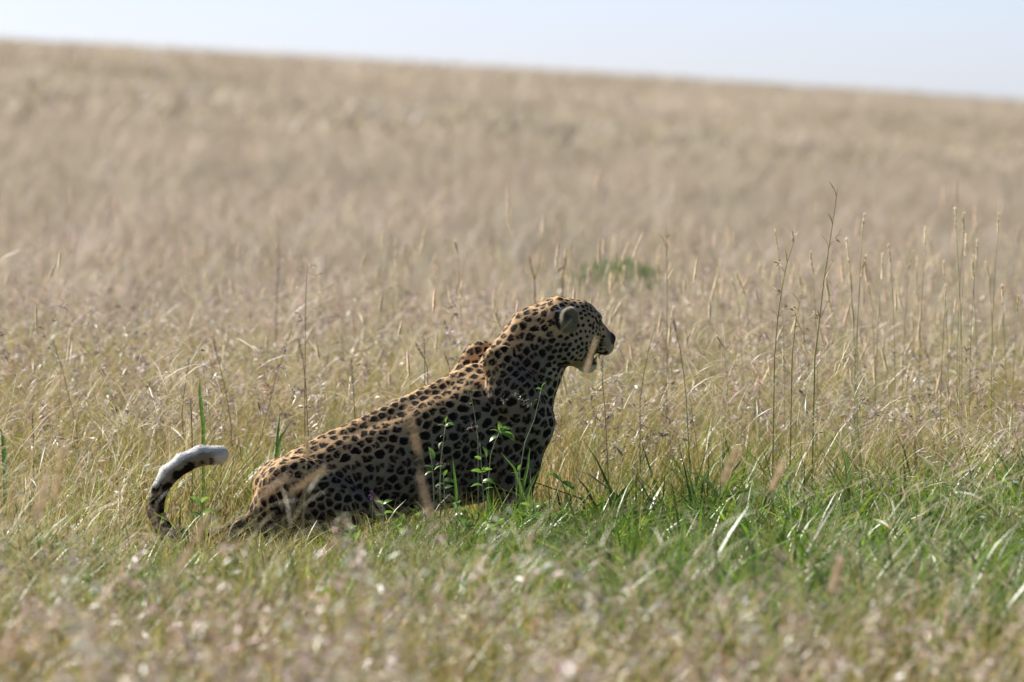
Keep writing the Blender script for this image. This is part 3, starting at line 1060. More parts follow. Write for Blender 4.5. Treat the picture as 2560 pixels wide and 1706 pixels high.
def fur_material():
    m, nt, N, L = new_mat('leopard_coat')
    out = N.new('ShaderNodeOutputMaterial')
    p = N.new('ShaderNodeBsdfPrincipled')
    p.inputs['Roughness'].default_value = 0.75
    p.inputs['Specular IOR Level'].default_value = 0.12
    p.inputs['Sheen Weight'].default_value = 0.0
    a = N.new('ShaderNodeAttribute'); a.attribute_name = 'col'
    s = N.new('ShaderNodeAttribute'); s.attribute_name = 'spot'
    g = N.new('ShaderNodeNewGeometry')
    nz = N.new('ShaderNodeTexNoise'); nz.inputs['Scale'].default_value = 260.0; nz.inputs['Detail'].default_value = 3
    L.new(g.outputs['Position'], nz.inputs['Vector'])
    ad = N.new('ShaderNodeMath'); ad.operation = 'MULTIPLY_ADD'
    L.new(nz.outputs['Fac'], ad.inputs[0]); ad.inputs[1].default_value = 4.0
    sb = N.new('ShaderNodeMath'); sb.operation = 'SUBTRACT'; sb.inputs[1].default_value = 2.0
    L.new(s.outputs['Fac'], ad.inputs[2]); L.new(ad.outputs[0], sb.inputs[0])
    mr = N.new('ShaderNodeMapRange'); mr.interpolation_type = 'SMOOTHSTEP'
    mr.inputs[1].default_value = -1.1; mr.inputs[2].default_value = 1.1
    L.new(sb.outputs[0], mr.inputs[0])
    n2 = N.new('ShaderNodeTexNoise'); n2.inputs['Scale'].default_value = 30.0; n2.inputs['Detail'].default_value = 4
    L.new(g.outputs['Position'], n2.inputs['Vector'])
    r2 = N.new('ShaderNodeMapRange'); r2.inputs[1].default_value = 0.3; r2.inputs[2].default_value = 0.7
    r2.inputs[3].default_value = 0.86; r2.inputs[4].default_value = 1.12
    L.new(n2.outputs['Fac'], r2.inputs[0])
    mu = N.new('ShaderNodeMix'); mu.data_type = 'RGBA'; mu.blend_type = 'MULTIPLY'; mu.inputs[0].default_value = 1
    L.new(a.outputs['Color'], mu.inputs[6]); L.new(r2.outputs[0], mu.inputs[7])
    mx = N.new('ShaderNodeMix'); mx.data_type = 'RGBA'
    L.new(mr.outputs[0], mx.inputs[0]); L.new(mu.outputs[2], mx.inputs[6]); mx.inputs[7].default_value = (0.014, 0.011, 0.010, 1)
    L.new(mx.outputs[2], p.inputs['Base Color'])
    tr = N.new('ShaderNodeBsdfTranslucent'); L.new(mx.outputs[2], tr.inputs['Color'])
    L.new(p.outputs[0], out.inputs[0])
    return m, nt, p, mx, out


M_coat, _nt, _p, _mx, _o = fur_material()
M_hair, hnt, hp, hmx, hout = fur_material()
M_hair.name = 'leopard_hair'
tr = [n for n in hnt.nodes if n.type == 'BSDF_TRANSLUCENT'][0]
ms = hnt.nodes.new('ShaderNodeMixShader'); ms.inputs[0].default_value = 0.12
hnt.links.new(hp.outputs[0], ms.inputs[1]); hnt.links.new(tr.outputs[0], ms.inputs[2]); hnt.links.new(ms.outputs[0], hout.inputs[0])


def coat_attrs(me, c, s):
    a = me.attributes.new('col', 'FLOAT_COLOR', 'POINT')
    c4 = np.ones((len(c), 4), np.float32); c4[:, :3] = c
    a.data.foreach_set('color', c4.ravel())
    a = me.attributes.new('spot', 'FLOAT', 'POINT'); a.data.foreach_set('value', np.asarray(s, np.float32))


leopard = empty('leopard', (-0.2, 20.0, 0.0))
tag(leopard, 'spotted leopard sitting in the grass facing right with its mouth open', 'leopard')
off = np.array(leopard.location)
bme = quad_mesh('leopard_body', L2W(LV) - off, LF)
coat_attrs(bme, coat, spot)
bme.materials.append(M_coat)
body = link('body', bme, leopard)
body['label'] = 'tawny spotted body with white tipped tail'
print('leopard', nL, len(LF) * 2)

# short hair: one tapering sliver each, lying along the coat
NH = 150000
wgt = np.where(LN[:, 2] < 0.35, 1.0, 0.45)
wgt = wgt * np.where((lx > 1525) & (ly < 868), 0.1, 1.0) * np.where(mouth, 0.0, 1.0)
hi = rng.choice(nL, NH, p=wgt / wgt.sum())
hp0 = LV[hi] + flow[hi] * rng.uniform(-1.8, 1.8, (NH, 1)) + side_t[hi] * rng.uniform(-1.8, 1.8, (NH, 1)) - LN[hi] * 0.8
ln = 8.0 * np.ones(NH)
ln = np.where(head_w[hi] > 0.5, 3.6, ln)
ln = np.where(is_tail[hi], 11.0, ln)
ln = np.where((chin_m[hi, 0] > 0.5) | (low[hi, 0] > 0.5), 7.0, ln)
ln *= rng.uniform(0.6, 1.35, NH)
lift = np.clip(rng.normal(0.25, 0.09, NH) + 0.0 * is_tail[hi], 0.04, 0.7)
dirn = flow[hi] + side_t[hi] * rng.normal(0, 0.22, (NH, 1)) + LN[hi] * lift[:, None]
dirn /= np.linalg.norm(dirn, axis=1)[:, None]
tip = hp0 + dirn * ln[:, None]
wd = rng.uniform(0.55, 0.95, NH)[:, None]
sv = side_t[hi] + LN[hi] * rng.normal(0, 0.3, (NH, 1))
hv = np.stack([hp0 - sv * wd, hp0 + sv * wd, tip], 1).reshape(-1, 3)
hf = np.arange(NH * 3).reshape(-1, 3)
fl_ = (np.cross(hv[1::3] - hv[0::3], hv[2::3] - hv[0::3]) * LN[hi]).sum(1) < 0     # all slivers face outwards
hf[fl_] = hf[fl_][:, ::-1]
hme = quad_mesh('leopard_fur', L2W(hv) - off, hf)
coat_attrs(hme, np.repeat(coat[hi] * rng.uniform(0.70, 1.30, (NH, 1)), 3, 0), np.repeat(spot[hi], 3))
nw = np.repeat(LN[hi], 3, 0); nw = np.stack([nw[:, 0], nw[:, 2], -nw[:, 1]], -1)
hme.normals_split_custom_set_from_vertices([tuple(v) for v in nw])
hme.materials.append(M_hair)
fur = link('fur', hme, leopard); fur['kind'] = 'stuff'


def simple_mat(name, col, rough=0.4, spec=0.5, noise=0.15):
    m, nt, N, L = new_mat(name)
    out = N.new('ShaderNodeOutputMaterial'); p = N.new('ShaderNodeBsdfPrincipled')
    nz = N.new('ShaderNodeTexNoise'); nz.inputs['Scale'].default_value = 120
    g = N.new('ShaderNodeNewGeometry'); L.new(g.outputs['Position'], nz.inputs['Vector'])
    r = N.new('ShaderNodeValToRGB')
    r.color_ramp.elements[0].color = tuple(c * (1 - noise) for c in col) + (1,)
    r.color_ramp.elements[1].color = tuple(min(1, c * (1 + noise)) for c in col) + (1,)
    L.new(nz.outputs['Fac'], r.inputs[0]); L.new(r.outputs[0], p.inputs['Base Color'])
    p.inputs['Roughness'].default_value = rough; p.inputs['Specular IOR Level'].default_value = spec
    L.new(p.outputs[0], out.inputs[0])
    return m


M_eye = simple_mat('eye', (0.10, 0.075, 0.02), 0.08, 0.6)
M_tooth = simple_mat('tooth', (0.62, 0.50, 0.26), 0.3, 0.5)
M_tongue = simple_mat('tongue', (0.30, 0.10, 0.09), 0.35, 0.5)
M_whisker = simple_mat('whisker', (0.82, 0.80, 0.76), 0.35, 0.5)


def lp(*p): return Vector(L2W(np.array(p, float)) - off)


for sgn in (-1, 1):
    c = np.array([1493.0, 811, HW + 23]) + np.array([-0.28, 0, 0.96]) * sgn * 26
    m = MB()
    cc = lp(*c)
    n = 8
    m.tube([cc + Vector((0, 0, 0.0085 * -math.cos(math.pi * k / n))) for k in range(1, n)],
           [0.0085 * math.sin(math.pi * k / n) for k in range(1, n)], (1, 1, 1), 12)
    m.build('eye', M_eye, leopard)
# canines and tongue
for (p0, p1, r) in [((1490, 911, HW + 12), (1496, 893, HW + 12), 3.2), ((1488, 911, HW + 40), (1494, 894, HW + 40), 3.2),
                    ((1503, 890, HW + 20), (1501, 904, HW + 20), 2.6), ((1501, 890, HW + 44), (1500, 904, HW + 44), 2.6)]:
    m = MB()
    a, b = np.array(p0, float), np.array(p1, float)
    pts = [lp(*(a + (b - a) * t + np.array([-1.5 * math.sin(t * 3), 0, 0]))) for t in (0, 0.3, 0.6, 0.85, 1.0)]
    m.tube(pts, [r * SC * k for k in (1.15, 1.0, 0.75, 0.42, 0.1)], (1, 1, 1), 8)
    m.build('tooth', M_tooth, leopard)
m = MB()
pts = [lp(1456, 890, HW + 20), lp(1468, 897, HW + 23), lp(1478, 904, HW + 26), lp(1486, 909, HW + 28)]
m.tube(pts, [0.011, 0.011, 0.009, 0.004], (1, 1, 1), 10)
m.build('tongue', M_tongue, leopard)
# whiskers, white and drooping forward
for k in range(7):
    p = np.array([1507 + random.uniform(-9, 10), 866 + random.uniform(-6, 16), HW + 34])
    dirx = random.uniform(0.5, 1.0); dw = -random.uniform(0.1, 0.5)
    p += np.array([-0.28, 0, 0.96]) * -30
    l = random.uniform(28, 62)
    pts = []
    for t in np.linspace(0, 1, 7):
        pts.append(lp(*(p + np.array([dirx * l * t, l * (0.10 * t + 0.75 * t * t * random.uniform(0.5, 1)), dw * l * t]))))
    m = MB(); m.tube(pts, [0.0005 * (1 - 0.7 * t) for t in np.linspace(0, 1, 7)], (1, 1, 1), 4)
    m.build('whisker', M_whisker, leopard)
for k in range(4):                          # long brow hairs
    p = np.array([1490 + k * 3, 786 + k * 4, HW + 5.0])
    pts = [lp(*(p + np.array([22 * t, -26 * t + 8 * t * t + k * 3 * t, -14 * t]))) for t in np.linspace(0, 1, 5)]
    m = MB(); m.tube(pts, [0.0008 * (1 - 0.7 * t) for t in np.linspace(0, 1, 5)], (1, 1, 1), 4)
    m.build('whisker', M_whisker, leopard)

# ------------------------------------------------------------------ single plants that stand out
M_fox = plant_material('foxtail_bristles', 0.65, 0.6, 0.2, instanced=False)


def head_mesh(seed, col, length=0.065, rad=0.0054):
    """a bristly foxtail head: knobbly spindle with short bristles, unit along +Z"""
    random.seed(seed)
    m = MB()
    n = 12
    pts, rr = [], []
    for k in range(n + 1):
        t = k / n
        pts.append((0.0009 * math.sin(5 * t + seed), 0.0009 * math.cos(4 * t + seed), length * t))
        rr.append(rad * (math.sin(math.pi * min(1, 0.10 + 0.86 * t)) ** 0.55) * random.uniform(0.8, 1.1) + 0.0004)
    m.tube(pts, [q * 0.45 for q in rr], vary(col, 0.05), 6)
    for _ in range(300):
        t = random.uniform(0.02, 0.97); a = random.uniform(0, 6.283)
        d = Vector((math.cos(a), math.sin(a), random.uniform(0.7, 1.5))).normalized()
        p = Vector((0, 0, length * t)) + Vector((math.cos(a), math.sin(a), 0)) * rad * 0.35
        s = d.cross(Vector((0, 0, 1))).normalized()
        m.blade([p, p + d * random.uniform(0.004, 0.009)], [0.0013, 0.0003], s, vary(col, 0.2))
    return m.mesh('foxtail_head', M_fox)


PALE = (0.80, 0.71, 0.55)
HEADS = [head_mesh(1, PALE), head_mesh(2, (0.76, 0.67, 0.50)), head_mesh(3, (0.82, 0.74, 0.60)), head_mesh(4, (0.68, 0.60, 0.40))]
BROWN_HEADS = [head_mesh(5, (0.74, 0.62, 0.48)), head_mesh(6, (0.68, 0.56, 0.38))]
random.seed(77)


def ground_pt(x, y): return Vector((x, y, float(ground_z(x, y))))


def foxtail(x0, y0, length, tx, d, label, group, heads=HEADS, base_dx=None, fat=1.0, stem_col=(0.36, 0.37, 0.15)):
    """seed head whose tip is at photograph point (x0, y0) at distance d; tx is its lean in pixels over its length"""
    tip = px(x0, y0, d); bot = px(x0 - tx, y0 + length, d)
    depth = random.uniform(-0.25, 0.25) * (tip - bot).length
    tip.y += depth
    bx = bot.x - (tip.x - bot.x) * (1.5 if base_dx is None else base_dx)
    base = ground_pt(bx, d + random.uniform(-0.03, 0.03)) - Vector((0, 0, 0.01))
    root = empty('foxtail_grass', base)
    tag(root, label, 'grass stalk', group)
    m = MB()
    pts = []
    for k in range(9):
        t = k / 8
        p = base.lerp(bot, t)
        bow = (bot - base).length * 0.02 * math.sin(math.pi * t)
        p.x += bow * (1 if tx < 0 else -1)
        pts.append(p - base)
    m.tube(pts, [0.0012 - 0.0004 * k / 8 for k in range(9)], vary(stem_col, 0.15), 5)
    m.build('stem', M_stalk, root)
    h = link('seed_head', random.choice(heads), root)
    v = tip - bot
    h.location = bot - base
    h.rotation_euler = v.to_track_quat('Z', 'Y').to_euler()
    s = v.length / 0.065
    w = fat * random.uniform(0.85, 1.1)
    h.scale = (w, w, s)
    return root


# the stand of foxtails on the right, from left to right in the photograph
right_side = [
    (1936, 573, 51, -9, 21.6), (1998, 683, 57, -6, 22.2), (2025, 627, 60, -8, 21.8), (2115, 594, 63, -8, 21.5), (2160, 533, 48, 4, 20.9),
    (2165, 636, 60, 14, 21.2), (2170, 709, 63, -10, 22.4), (2206, 633, 69, 3, 22.0), (2220, 609, 45, -7, 21.2), (2283, 624, 48, 11, 22.3),
    (2292, 642, 96, 2, 23.4), (2312, 568, 60, 0, 21.1), (2358, 651, 48, -2, 21.4), (2363, 709, 48, 0, 20.8), (2386, 520, 58, -5, 20.9),
    (2409, 530, 54, 1, 21.0), (2415, 586, 57, 3, 21.2), (2431, 638, 62, -2, 21.7), (2443, 597, 54, 4, 21.0), (2464, 654, 38, -9, 22.1),
    (2496, 533, 52, 2, 20.8), (2505, 712, 50, -1, 21.0), (2545, 736, 42, 2, 20.7)]
ordinal = ['first', 'second', 'third', 'fourth', 'fifth', 'sixth', 'seventh', 'eighth', 'ninth', 'tenth', 'eleventh', 'twelfth']
nr = len(right_side)
for i, (a, b, l, t, d) in enumerate(right_side):
    if i < 12: which = '%s from the left of the stand beside the tall branching stems' % ordinal[i]
    else: which = '%s from the right edge of the picture' % ordinal[nr - 1 - i]
    foxtail(a, b, l, t, d, 'pale foxtail grass stalk, %s' % which, 'foxtail stalks right of the leopard', base_dx=random.uniform(-0.6, 1.2))
behind = [
    (988, 599, 100, 0, 25.0, 'tall blurred foxtail above the middle of the leopard\'s back'),
    (1136, 602, 32, -8, 23.5, 'bent foxtail with short head rising left of the leopard\'s neck'),
    (1473, 670, 44, 6, 24.5, 'blurred foxtail just left above the leopard\'s forehead and before the green bush'),
    (1560, 664, 42, 2, 25.0, 'blurred foxtail in front of the middle of the green bush'),
    (1589, 655, 50, -5, 25.5, 'blurred foxtail in front of the right half of the green bush'),
    (1648, 640, 64, 3, 24.5, 'tall foxtail at the right end of the green bush'),
    (1684, 766, 32, 8, 22.0, 'short slanting foxtail right of the leopard\'s nose and above it'),
    (1800, 649, 62, 3, 24.5, 'upright blurred foxtail between the green bush and the branching stems'),
    (1828, 693, 46, -16, 23.0, 'left one of two leaning foxtails beside each other'),
    (1838, 680, 62, -26, 22.6, 'right one of two leaning foxtails beside each other'),
    (1850, 1, 0, 0, 0, None),
    (1910, 657, 70, 4, 25.5, 'faint blurred foxtail left of the two branching stems'),
    (1790, 838, 30, -20, 21.6, 'drooping foxtail low among the dry grass right of the leopard\'s head'),
    (1848, 885, 56, 26, 20.9, 'foxtail slanting to the right with a sharp knobbly head, low on the right')]
for a, b, l, t, d, lab in behind:
    if lab: foxtail(a, b, l, t, d, lab, 'foxtail stalks behind the leopard', base_dx=random.uniform(0.2, 1.0))
fore = [
    (1489, 848, 92, 27, 14.6, 0.9, 'blurred pale seed head in front of the leopard\'s open mouth'),
    (768, 1092, 54, 1, 17.2, 1.3, 'upright pale seed head in front of the leopard\'s lower back'),
    (720, 1190, 60, 78, 13.4, 0.9, 'blurred seed head slanting across the leopard\'s rump, lower left one'),
    (812, 1172, 60, 84, 13.2, 1.0, 'blurred seed head slanting across the leopard\'s thigh, upper right one'),
    (1020, 1015, 120, -26, 12.6, 0.7, 'long blurred brown seed head before the middle of the leopard\'s flank'),
    (1050, 1190, 110, -30, 12.6, 0.9, 'wide blurred brown seed head low before the leopard\'s belly'),
    (1845, 1120, 90, 40, 15.0, 1.7, 'blurred straw seed head slanting above the green grass on the right'),
    (1960, 1150, 80, 34, 14.8, 1.5, 'blurred straw seed head at the upper middle of the green grass'),
    (2100, 1390, 100, 22, 14.0, 1.9, 'thick blurred golden seed head in the green foreground on the right'),
    (160, 1110, 150, 26, 14.4, 1.4, 'long blurred seed head at the left edge below the tail tip'),
    (120, 1190, 110, 30, 14.2, 1.5, 'lower blurred seed head near the left edge'),
    (520, 1290, 150, 80, 13.6, 1.2, 'long blurred seed head slanting below the tail'),
    (1460, 1600, 90, 12, 12.6, 1.4, 'blurred seed head near the bottom edge under the leopard')]
for a, b, l, t, d, fat, lab in fore:
    foxtail(a, b, l, t, d, lab, 'blurred seed heads in the foreground', heads=BROWN_HEADS, base_dx=0.8, fat=fat, stem_col=(0.40, 0.33, 0.16))


# ---- tall branching stems on the right
def reed(pts, branches, d, label, r=0.0024, cols=((0.54, 0.49, 0.20), (0.45, 0.35, 0.20))):
    w = [px(a, b, d) for a, b in pts]
    base = ground_pt(w[0].x + (w[0].x - w[1].x) * 0.8, d) - Vector((0, 0, 0.01))
    root = empty('branching_stem', base)
    tag(root, label, 'plant stem', 'tall branching stems')
    m = MB()
    allp = [base] + w
    n = len(allp)
    cc = [tuple(cols[0][j] * (1 - (k / n) ** 1.5) + cols[1][j] * (k / n) ** 1.5 for j in range(3)) for k in range(n)]
    m.tube([p - base for p in allp], [r * (1 - 0.72 * k / (n - 1)) for k in range(n)], cc, 6)
    m.build('stem', M_stalk, root)
    for q in w[1:-1]:                                   # sheaths at the joints
        mm = MB()
        az = random.uniform(0, 6.283)
        e = bent(q - base, az, random.uniform(0.03, 0.055), random.uniform(0.1, 0.5), 0.3, 3)
        mm.blade(e, [0.003, 0.005, 0.0035, 0.0006], (math.cos(az + 1.57), math.sin(az + 1.57), 0), vary((0.42, 0.30, 0.13), 0.2), fold=0.4)
        mm.build('sheath', M_plant, root)
    for br in branches:
        e = [px(a, b, d + 0.04 * k * random.choice((-1, 1))) - base for k, (a, b) in enumerate(br)]
        mm = MB()
        mm.tube(e, [r * 0.45 * (1 - 0.6 * k / (len(e) - 1)) for k in range(len(e))], vary(cols[1], 0.1), 5)
        ob = mm.build('branch', M_stalk, root)
        sp = MB()
        for _ in range(7):
            k = random.randint(1, len(e) - 1)
            q = e[k - 1].lerp(e[k], random.random())
            spikelets(sp, q, Vector((0, 0, 1)), 1, 0.004, 0.020, [(0.36, 0.25, 0.13), (0.30, 0.19, 0.10), (0.5, 0.42, 0.3)])
        sp.build('spikelet', M_plant, ob)['kind'] = 'stuff'
    return root


reed([(2037, 893), (2049, 796), (2058, 712), (2072, 621), (2081, 561), (2091, 494), (2095, 461)],
     [[(2073, 615), (2088, 597), (2096, 585), (2104, 572)], [(2061, 696), (2078, 660), (2090, 643)], [(2051, 794), (2080, 735), (2100, 704)], [(2050, 800), (2041, 790), (2037, 780)]],
     20.7, 'tallest branching stem rising above the foxtails on the right', r=0.0028)
reed([(1936, 896), (1944, 796), (1956, 712), (1968, 657), (1983, 609), (1992, 570)],
     [[(1945, 790), (1960, 768), (1963, 760)], [(1952, 735), (1938, 722), (1930, 716)], [(1985, 604), (1981, 580), (1979, 572)], [(1962, 682), (1950, 660), (1946, 652)]],
     20.6, 'shorter branching stem left of the tallest one')
reed([(1980, 893), (1990, 796), (1998, 760), (2002, 742)], [[(1991, 795), (1983, 770), (1980, 760)], [(1992, 800), (2010, 840), (2016, 880)]],
     20.5, 'shortest branching stem between the two taller branching stems')
red = ((0.36, 0.24, 0.12), (0.40, 0.24, 0.15))
reed([(1405, 736), (1408, 700), (1413, 650), (1416, 615)], [[(1410, 680), (1404, 650), (1402, 632)]], 24.0, 'reddish thin stem just above the leopard\'s ear', 0.0034, red)
reed([(1338, 745), (1336, 700), (1326, 660), (1322, 640)], [[(1336, 700), (1350, 655), (1352, 628)]], 24.4, 'reddish thin stem above the back of the leopard\'s head', 0.0034, red)
reed([(690, 800), (694, 720), (696, 640), (694, 585)], [[(695, 690), (700, 650), (701, 630)]], 26.0, 'blurred brown stem standing alone above the left grass', 0.0030, red)
reed([(1668, 760), (1668, 700), (1666, 620), (1664, 540)], [[(1667, 640), (1670, 600), (1669, 580)]], 22.2, 'thin dark stem right of the green bush', 0.0016, ((0.36, 0.33, 0.16), (0.36, 0.28, 0.18)))


# ---- dark culms with a narrow spike
def spike_culm(pts, spike, d, label, col=(0.27, 0.24, 0.14)):
    w = [px(a, b, d) for a, b in pts]
    base = ground_pt(w[0].x + 0.02, d) - Vector((0, 0, 0.01))
    root = empty('spike_grass', base)
    tag(root, label, 'grass stalk', 'dark culms with narrow spikes')
    m = MB()
    m.tube([p - base for p in [base] + w], [0.0014 - 0.0001 * k for k in range(len(w) + 1)], vary(col, 0.1), 5)
    m.build('stem', M_stalk, root)
    s = MB()
    a, b = w[-1] - base, px(spike[0], spike[1], d) - base
    ax = (b - a).normalized()
    for k in range(30):
        q = a.lerp(b, k / 29)
        az = k * 2.4
        dd = (ax * 1.4 + Vector((math.cos(az), math.sin(az), 0))).normalized()
        s.blade([q, q + dd * 0.006, q + dd * 0.010], [0.0012, 0.0026, 0.0004], dd.cross(Vector((0.2, 1, 0.1))).normalized(), vary((0.42, 0.36, 0.27), 0.3))
    s.tube([a, b], [0.0011, 0.0006], col, 4)
    s.build('spike', M_plant, root)


spike_culm([(1716, 1000), (1709, 933), (1700, 870), (1690, 830)], (1682, 798), 20.6, 'dark thin culm with curved spike right of the leopard\'s muzzle')
spike_culm([(764, 960), (757, 900)], (744, 845), 20.9, 'straight culm with pale spike above the leopard\'s rump, left one')
spike_culm([(1068, 920), (1060, 895)], (1039, 862), 20.8, 'short slanting culm ending above the middle of the leopard\'s back')
spike_culm([(1126, 940), (1122, 915)], (1110, 885), 20.6, 'short dark culm just left of the leopard\'s shoulder')
spike_culm([(884, 985), (882, 960)], (878, 900), 20.7, 'upright culm with spike above the leopard\'s loin')
spike_culm([(190, 1060), (170, 984), (155, 920)], (132, 852), 21.2, 'long dark culm with spike at the far left of the field')
spike_culm([(455, 1040), (458, 1001), (466, 940)], (473, 897), 20.8, 'dark culm with spike above the tail')
spike_culm([(575, 1040), (560, 960), (540, 880)], (532, 845), 21.4, 'leaning culm between tail and the alone standing brown stem')
spike_culm([(1512, 1020), (1506, 960), (1505, 930)], (1504, 893), 19.6, 'thin dark culm crossing just right of the leopard\'s chin')


# ---- thin dry weed with open branches left of the leopard's head
def panicle(pts, twigs, d, label):
    w = [px(a, b, d) for a, b in pts]
    base = ground_pt(w[0].x, d) - Vector((0, 0, 0.01))
    root = empty('dry_weed', base)
    tag(root, label, 'weed', 'thin dry weeds')
    m = MB(); m.tube([p - base for p in [base] + w], [0.0016 - 0.00018 * k for k in range(len(w) + 1)], (0.30, 0.24, 0.15), 5)
    m.build('stem', M_stalk, root)
    for tw in twigs:
        e = [px(a, b, d) - base for a, b in tw]
        t = MB(); t.tube(e, [0.0008] * len(e), (0.52, 0.44, 0.27), 4)
        for k in range(8):
            q = e[-2].lerp(e[-1], random.uniform(-0.6, 1))
            spikelets(t, q, Vector((0, 0, 1)), 1, 0.003, 0.009, [(0.72, 0.66, 0.52)])
        t.build('branch', M_plant, root)


panicle([(762, 960), (763, 900), (763, 800), (765, 720), (769, 663)],
        [[(763, 808), (800, 798), (840, 790), (850, 792)], [(763, 800), (785, 770), (790, 765)], [(766, 760), (800, 730), (836, 711)], [(766, 700), (745, 712), (738, 720)],
         [(768, 680), (790, 690), (808, 682)], [(769, 668), (780, 664), (792, 665)]], 20.8, 'tall thin weed with open side twigs above the leopard\'s rump')
panicle([(1062, 930), (1061, 880), (1060, 845)], [[(1061, 862), (1080, 846), (1088, 836)], [(1060, 852), (1052, 836), (1050, 830)], [(1061, 880), (1090, 868), (1102, 864)]],
        21.0, 'small open weed above the middle of the leopard\'s back')
panicle([(1600, 1000), (1610, 930), (1625, 860), (1640, 810)],
        [[(1615, 905), (1640, 860), (1672, 800)], [(1612, 915), (1645, 890), (1680, 872)], [(1608, 935), (1640, 925), (1675, 920)], [(1618, 880), (1650, 840), (1675, 815)], [(1604, 960), (1640, 955), (1690, 962)]],
        20.7, 'fan shaped wispy weed in the grass just right of the leopard\'s head')


# ---- leafy herbs in front of the leopard
def leaf_mesh(col, broad):
    m = MB()
    n = 6
    pts = [(0, 0, 0)]
    pts, ws = [], []
    for k in range(n + 1):
        t = k / n
        pts.append((t, 0, 0.10 * math.sin(math.pi * t) - 0.12 * t * t))
        ws.append(broad * (math.sin(math.pi * (0.06 + 0.92 * t) ** 0.85)) + 0.015)
    m.blade(pts, ws, (0, 1, 0), vary(col, 0.05), fold=0.25)
    return m.mesh('herb_leaf', M_leaf)


LEAVES = [leaf_mesh((0.20, 0.36, 0.05), 0.50), leaf_mesh((0.16, 0.30, 0.06), 0.44), leaf_mesh((0.25, 0.40, 0.07), 0.56), leaf_mesh((0.13, 0.25, 0.06), 0.60)]


def put_leaf(root, at, direction, length, roll=0.0):
    o = link('leaf', random.choice(LEAVES), root, at)
    q = Vector(direction).normalized().to_track_quat('X', 'Z')
    o.rotation_mode = 'QUATERNION'
    from mathutils import Quaternion
    o.rotation_quaternion = q @ Quaternion((1, 0, 0), roll)
    o.scale = (length, length * random.uniform(0.8, 1.15), length)
    return o


def herb(pts, leaves, d, label, flowers=()):
    """pts: stem in photograph pixels; leaves: (x, y, picture angle in degrees, length in pixels)"""
    w = [px(a, b, d) for a, b in pts]
    base = ground_pt(w[0].x, d) - Vector((0, 0, 0.01))
    root = empty('leafy_herb', base)
    tag(root, label, 'herb', 'leafy herbs in front of the leopard')
    m = MB(); m.tube([p - base for p in [base] + w], [0.0020 - 0.0011 * k / len(w) for k in range(len(w) + 1)], (0.24, 0.27, 0.16), 5)
    m.build('stem', M_stalk, root)
    for a, b, ang, l in leaves:
        an = R(ang)
        v = Vector((math.cos(an), random.uniform(-0.6, 0.3), math.sin(an)))
        put_leaf(root, px(a, b, d) - base, v, l * d / FPX, random.uniform(-0.7, 0.7))
    for a, b in flowers:
        f = MB()
        c = px(a, b, d) - base
        for _ in range(14):
            spikelets(f, c + Vector((random.gauss(0, .006), random.gauss(0, .006), random.gauss(0, .003))), Vector((0, 0, 1)), 1, 0.003, 0.008,
                      [(0.40, 0.32, 0.28), (0.52, 0.44, 0.38), (0.33, 0.25, 0.22)])
        f.build('flower_head', M_plant, root)


herb([(1101, 1200), (1103, 1150), (1109, 1100), (1115, 1060)],
     [(1115, 1058, 80, 18), (1113, 1066, 15, 26), (1113, 1066, 165, 22), (1110, 1088, 200, 12), (1106, 1105, 240, 22), (1114, 1060, 120, 14)], 19.45,
     'slender herb with four bright leaves at its top before the leopard\'s ribs')
herb([(1222, 1200), (1227, 1138), (1240, 1100), (1250, 1080)],
     [(1250, 1078, 95, 26), (1250, 1080, 20, 34), (1250, 1082, -25, 40), (1248, 1082, 160, 26), (1246, 1092, 205, 26), (1252, 1080, 50, 22), (1262, 1080, -35, 34)], 19.45,
     'herb with the largest cluster of bright leaves before the leopard\'s foreleg')
herb([(1300, 1180), (1313, 1106), (1336, 1050), (1348, 1000), (1354, 972)],
     [(1354, 972, 60, 20), (1354, 974, -50, 18), (1352, 974, 170, 18), (1345, 1000, 190, 10)], 19.6,
     'tall herb with small leaves at its tip before the leopard\'s chest', [(1322, 1010), (1312, 998)])
herb([(1085, 1230), (1082, 1170), (1076, 1128)], [(1080, 1150, 100, 34), (1082, 1170, 165, 24), (1086, 1176, 30, 26), (1080, 1180, 200, 20)], 19.4,
     'herb with one broad round leaf before the leopard\'s belly', [(1105, 1160)])
herb([(1196, 1100), (1187, 1038), (1180, 1000), (1172, 950)], [(1181, 978, 10, 14), (1181, 978, 160, 12), (1180, 1008, 200, 10), (1174, 950, 70, 14)], 19.6,
     'thin stemmed herb with tiny leaves before the leopard\'s shoulder')
herb([(1112, 1240), (1110, 1200), (1109, 1190)], [(1109, 1190, 60, 22), (1109, 1190, 140, 20), (1110, 1200, -10, 26), (1110, 1210, 190, 22), (1112, 1222, 20, 24)], 19.3,
     'low herb with pale leaves under the broad leaved one', [(1096, 1215)])
herb([(1210, 1260), (1206, 1200), (1202, 1130), (1200, 1108)],
     [(1203, 1115, -60, 34), (1204, 1180, 20, 30), (1204, 1182, 165, 28), (1206, 1205, 0, 36), (1206, 1215, 180, 30), (1208, 1230, 30, 28), (1203, 1150, 150, 22)], 19.35,
     'bushy low herb with many leaves before the gap between belly and foreleg', [(1180, 1070), (1188, 1062)])
herb([(1290, 1270), (1294, 1210), (1296, 1175)], [(1296, 1180, 70, 26), (1295, 1190, 150, 20), (1294, 1200, 0, 18)], 19.4,
     'small herb at the foot of the leopard\'s foreleg', [(1262, 1000), (1290, 985)])
herb([(960, 1330), (958, 1280), (956, 1250)], [(957, 1262, 30, 26), (957, 1262, 150, 26), (958, 1285, 10, 28), (958, 1290, 170, 24)], 19.3,
     'low herb before the leopard\'s thigh and belly')
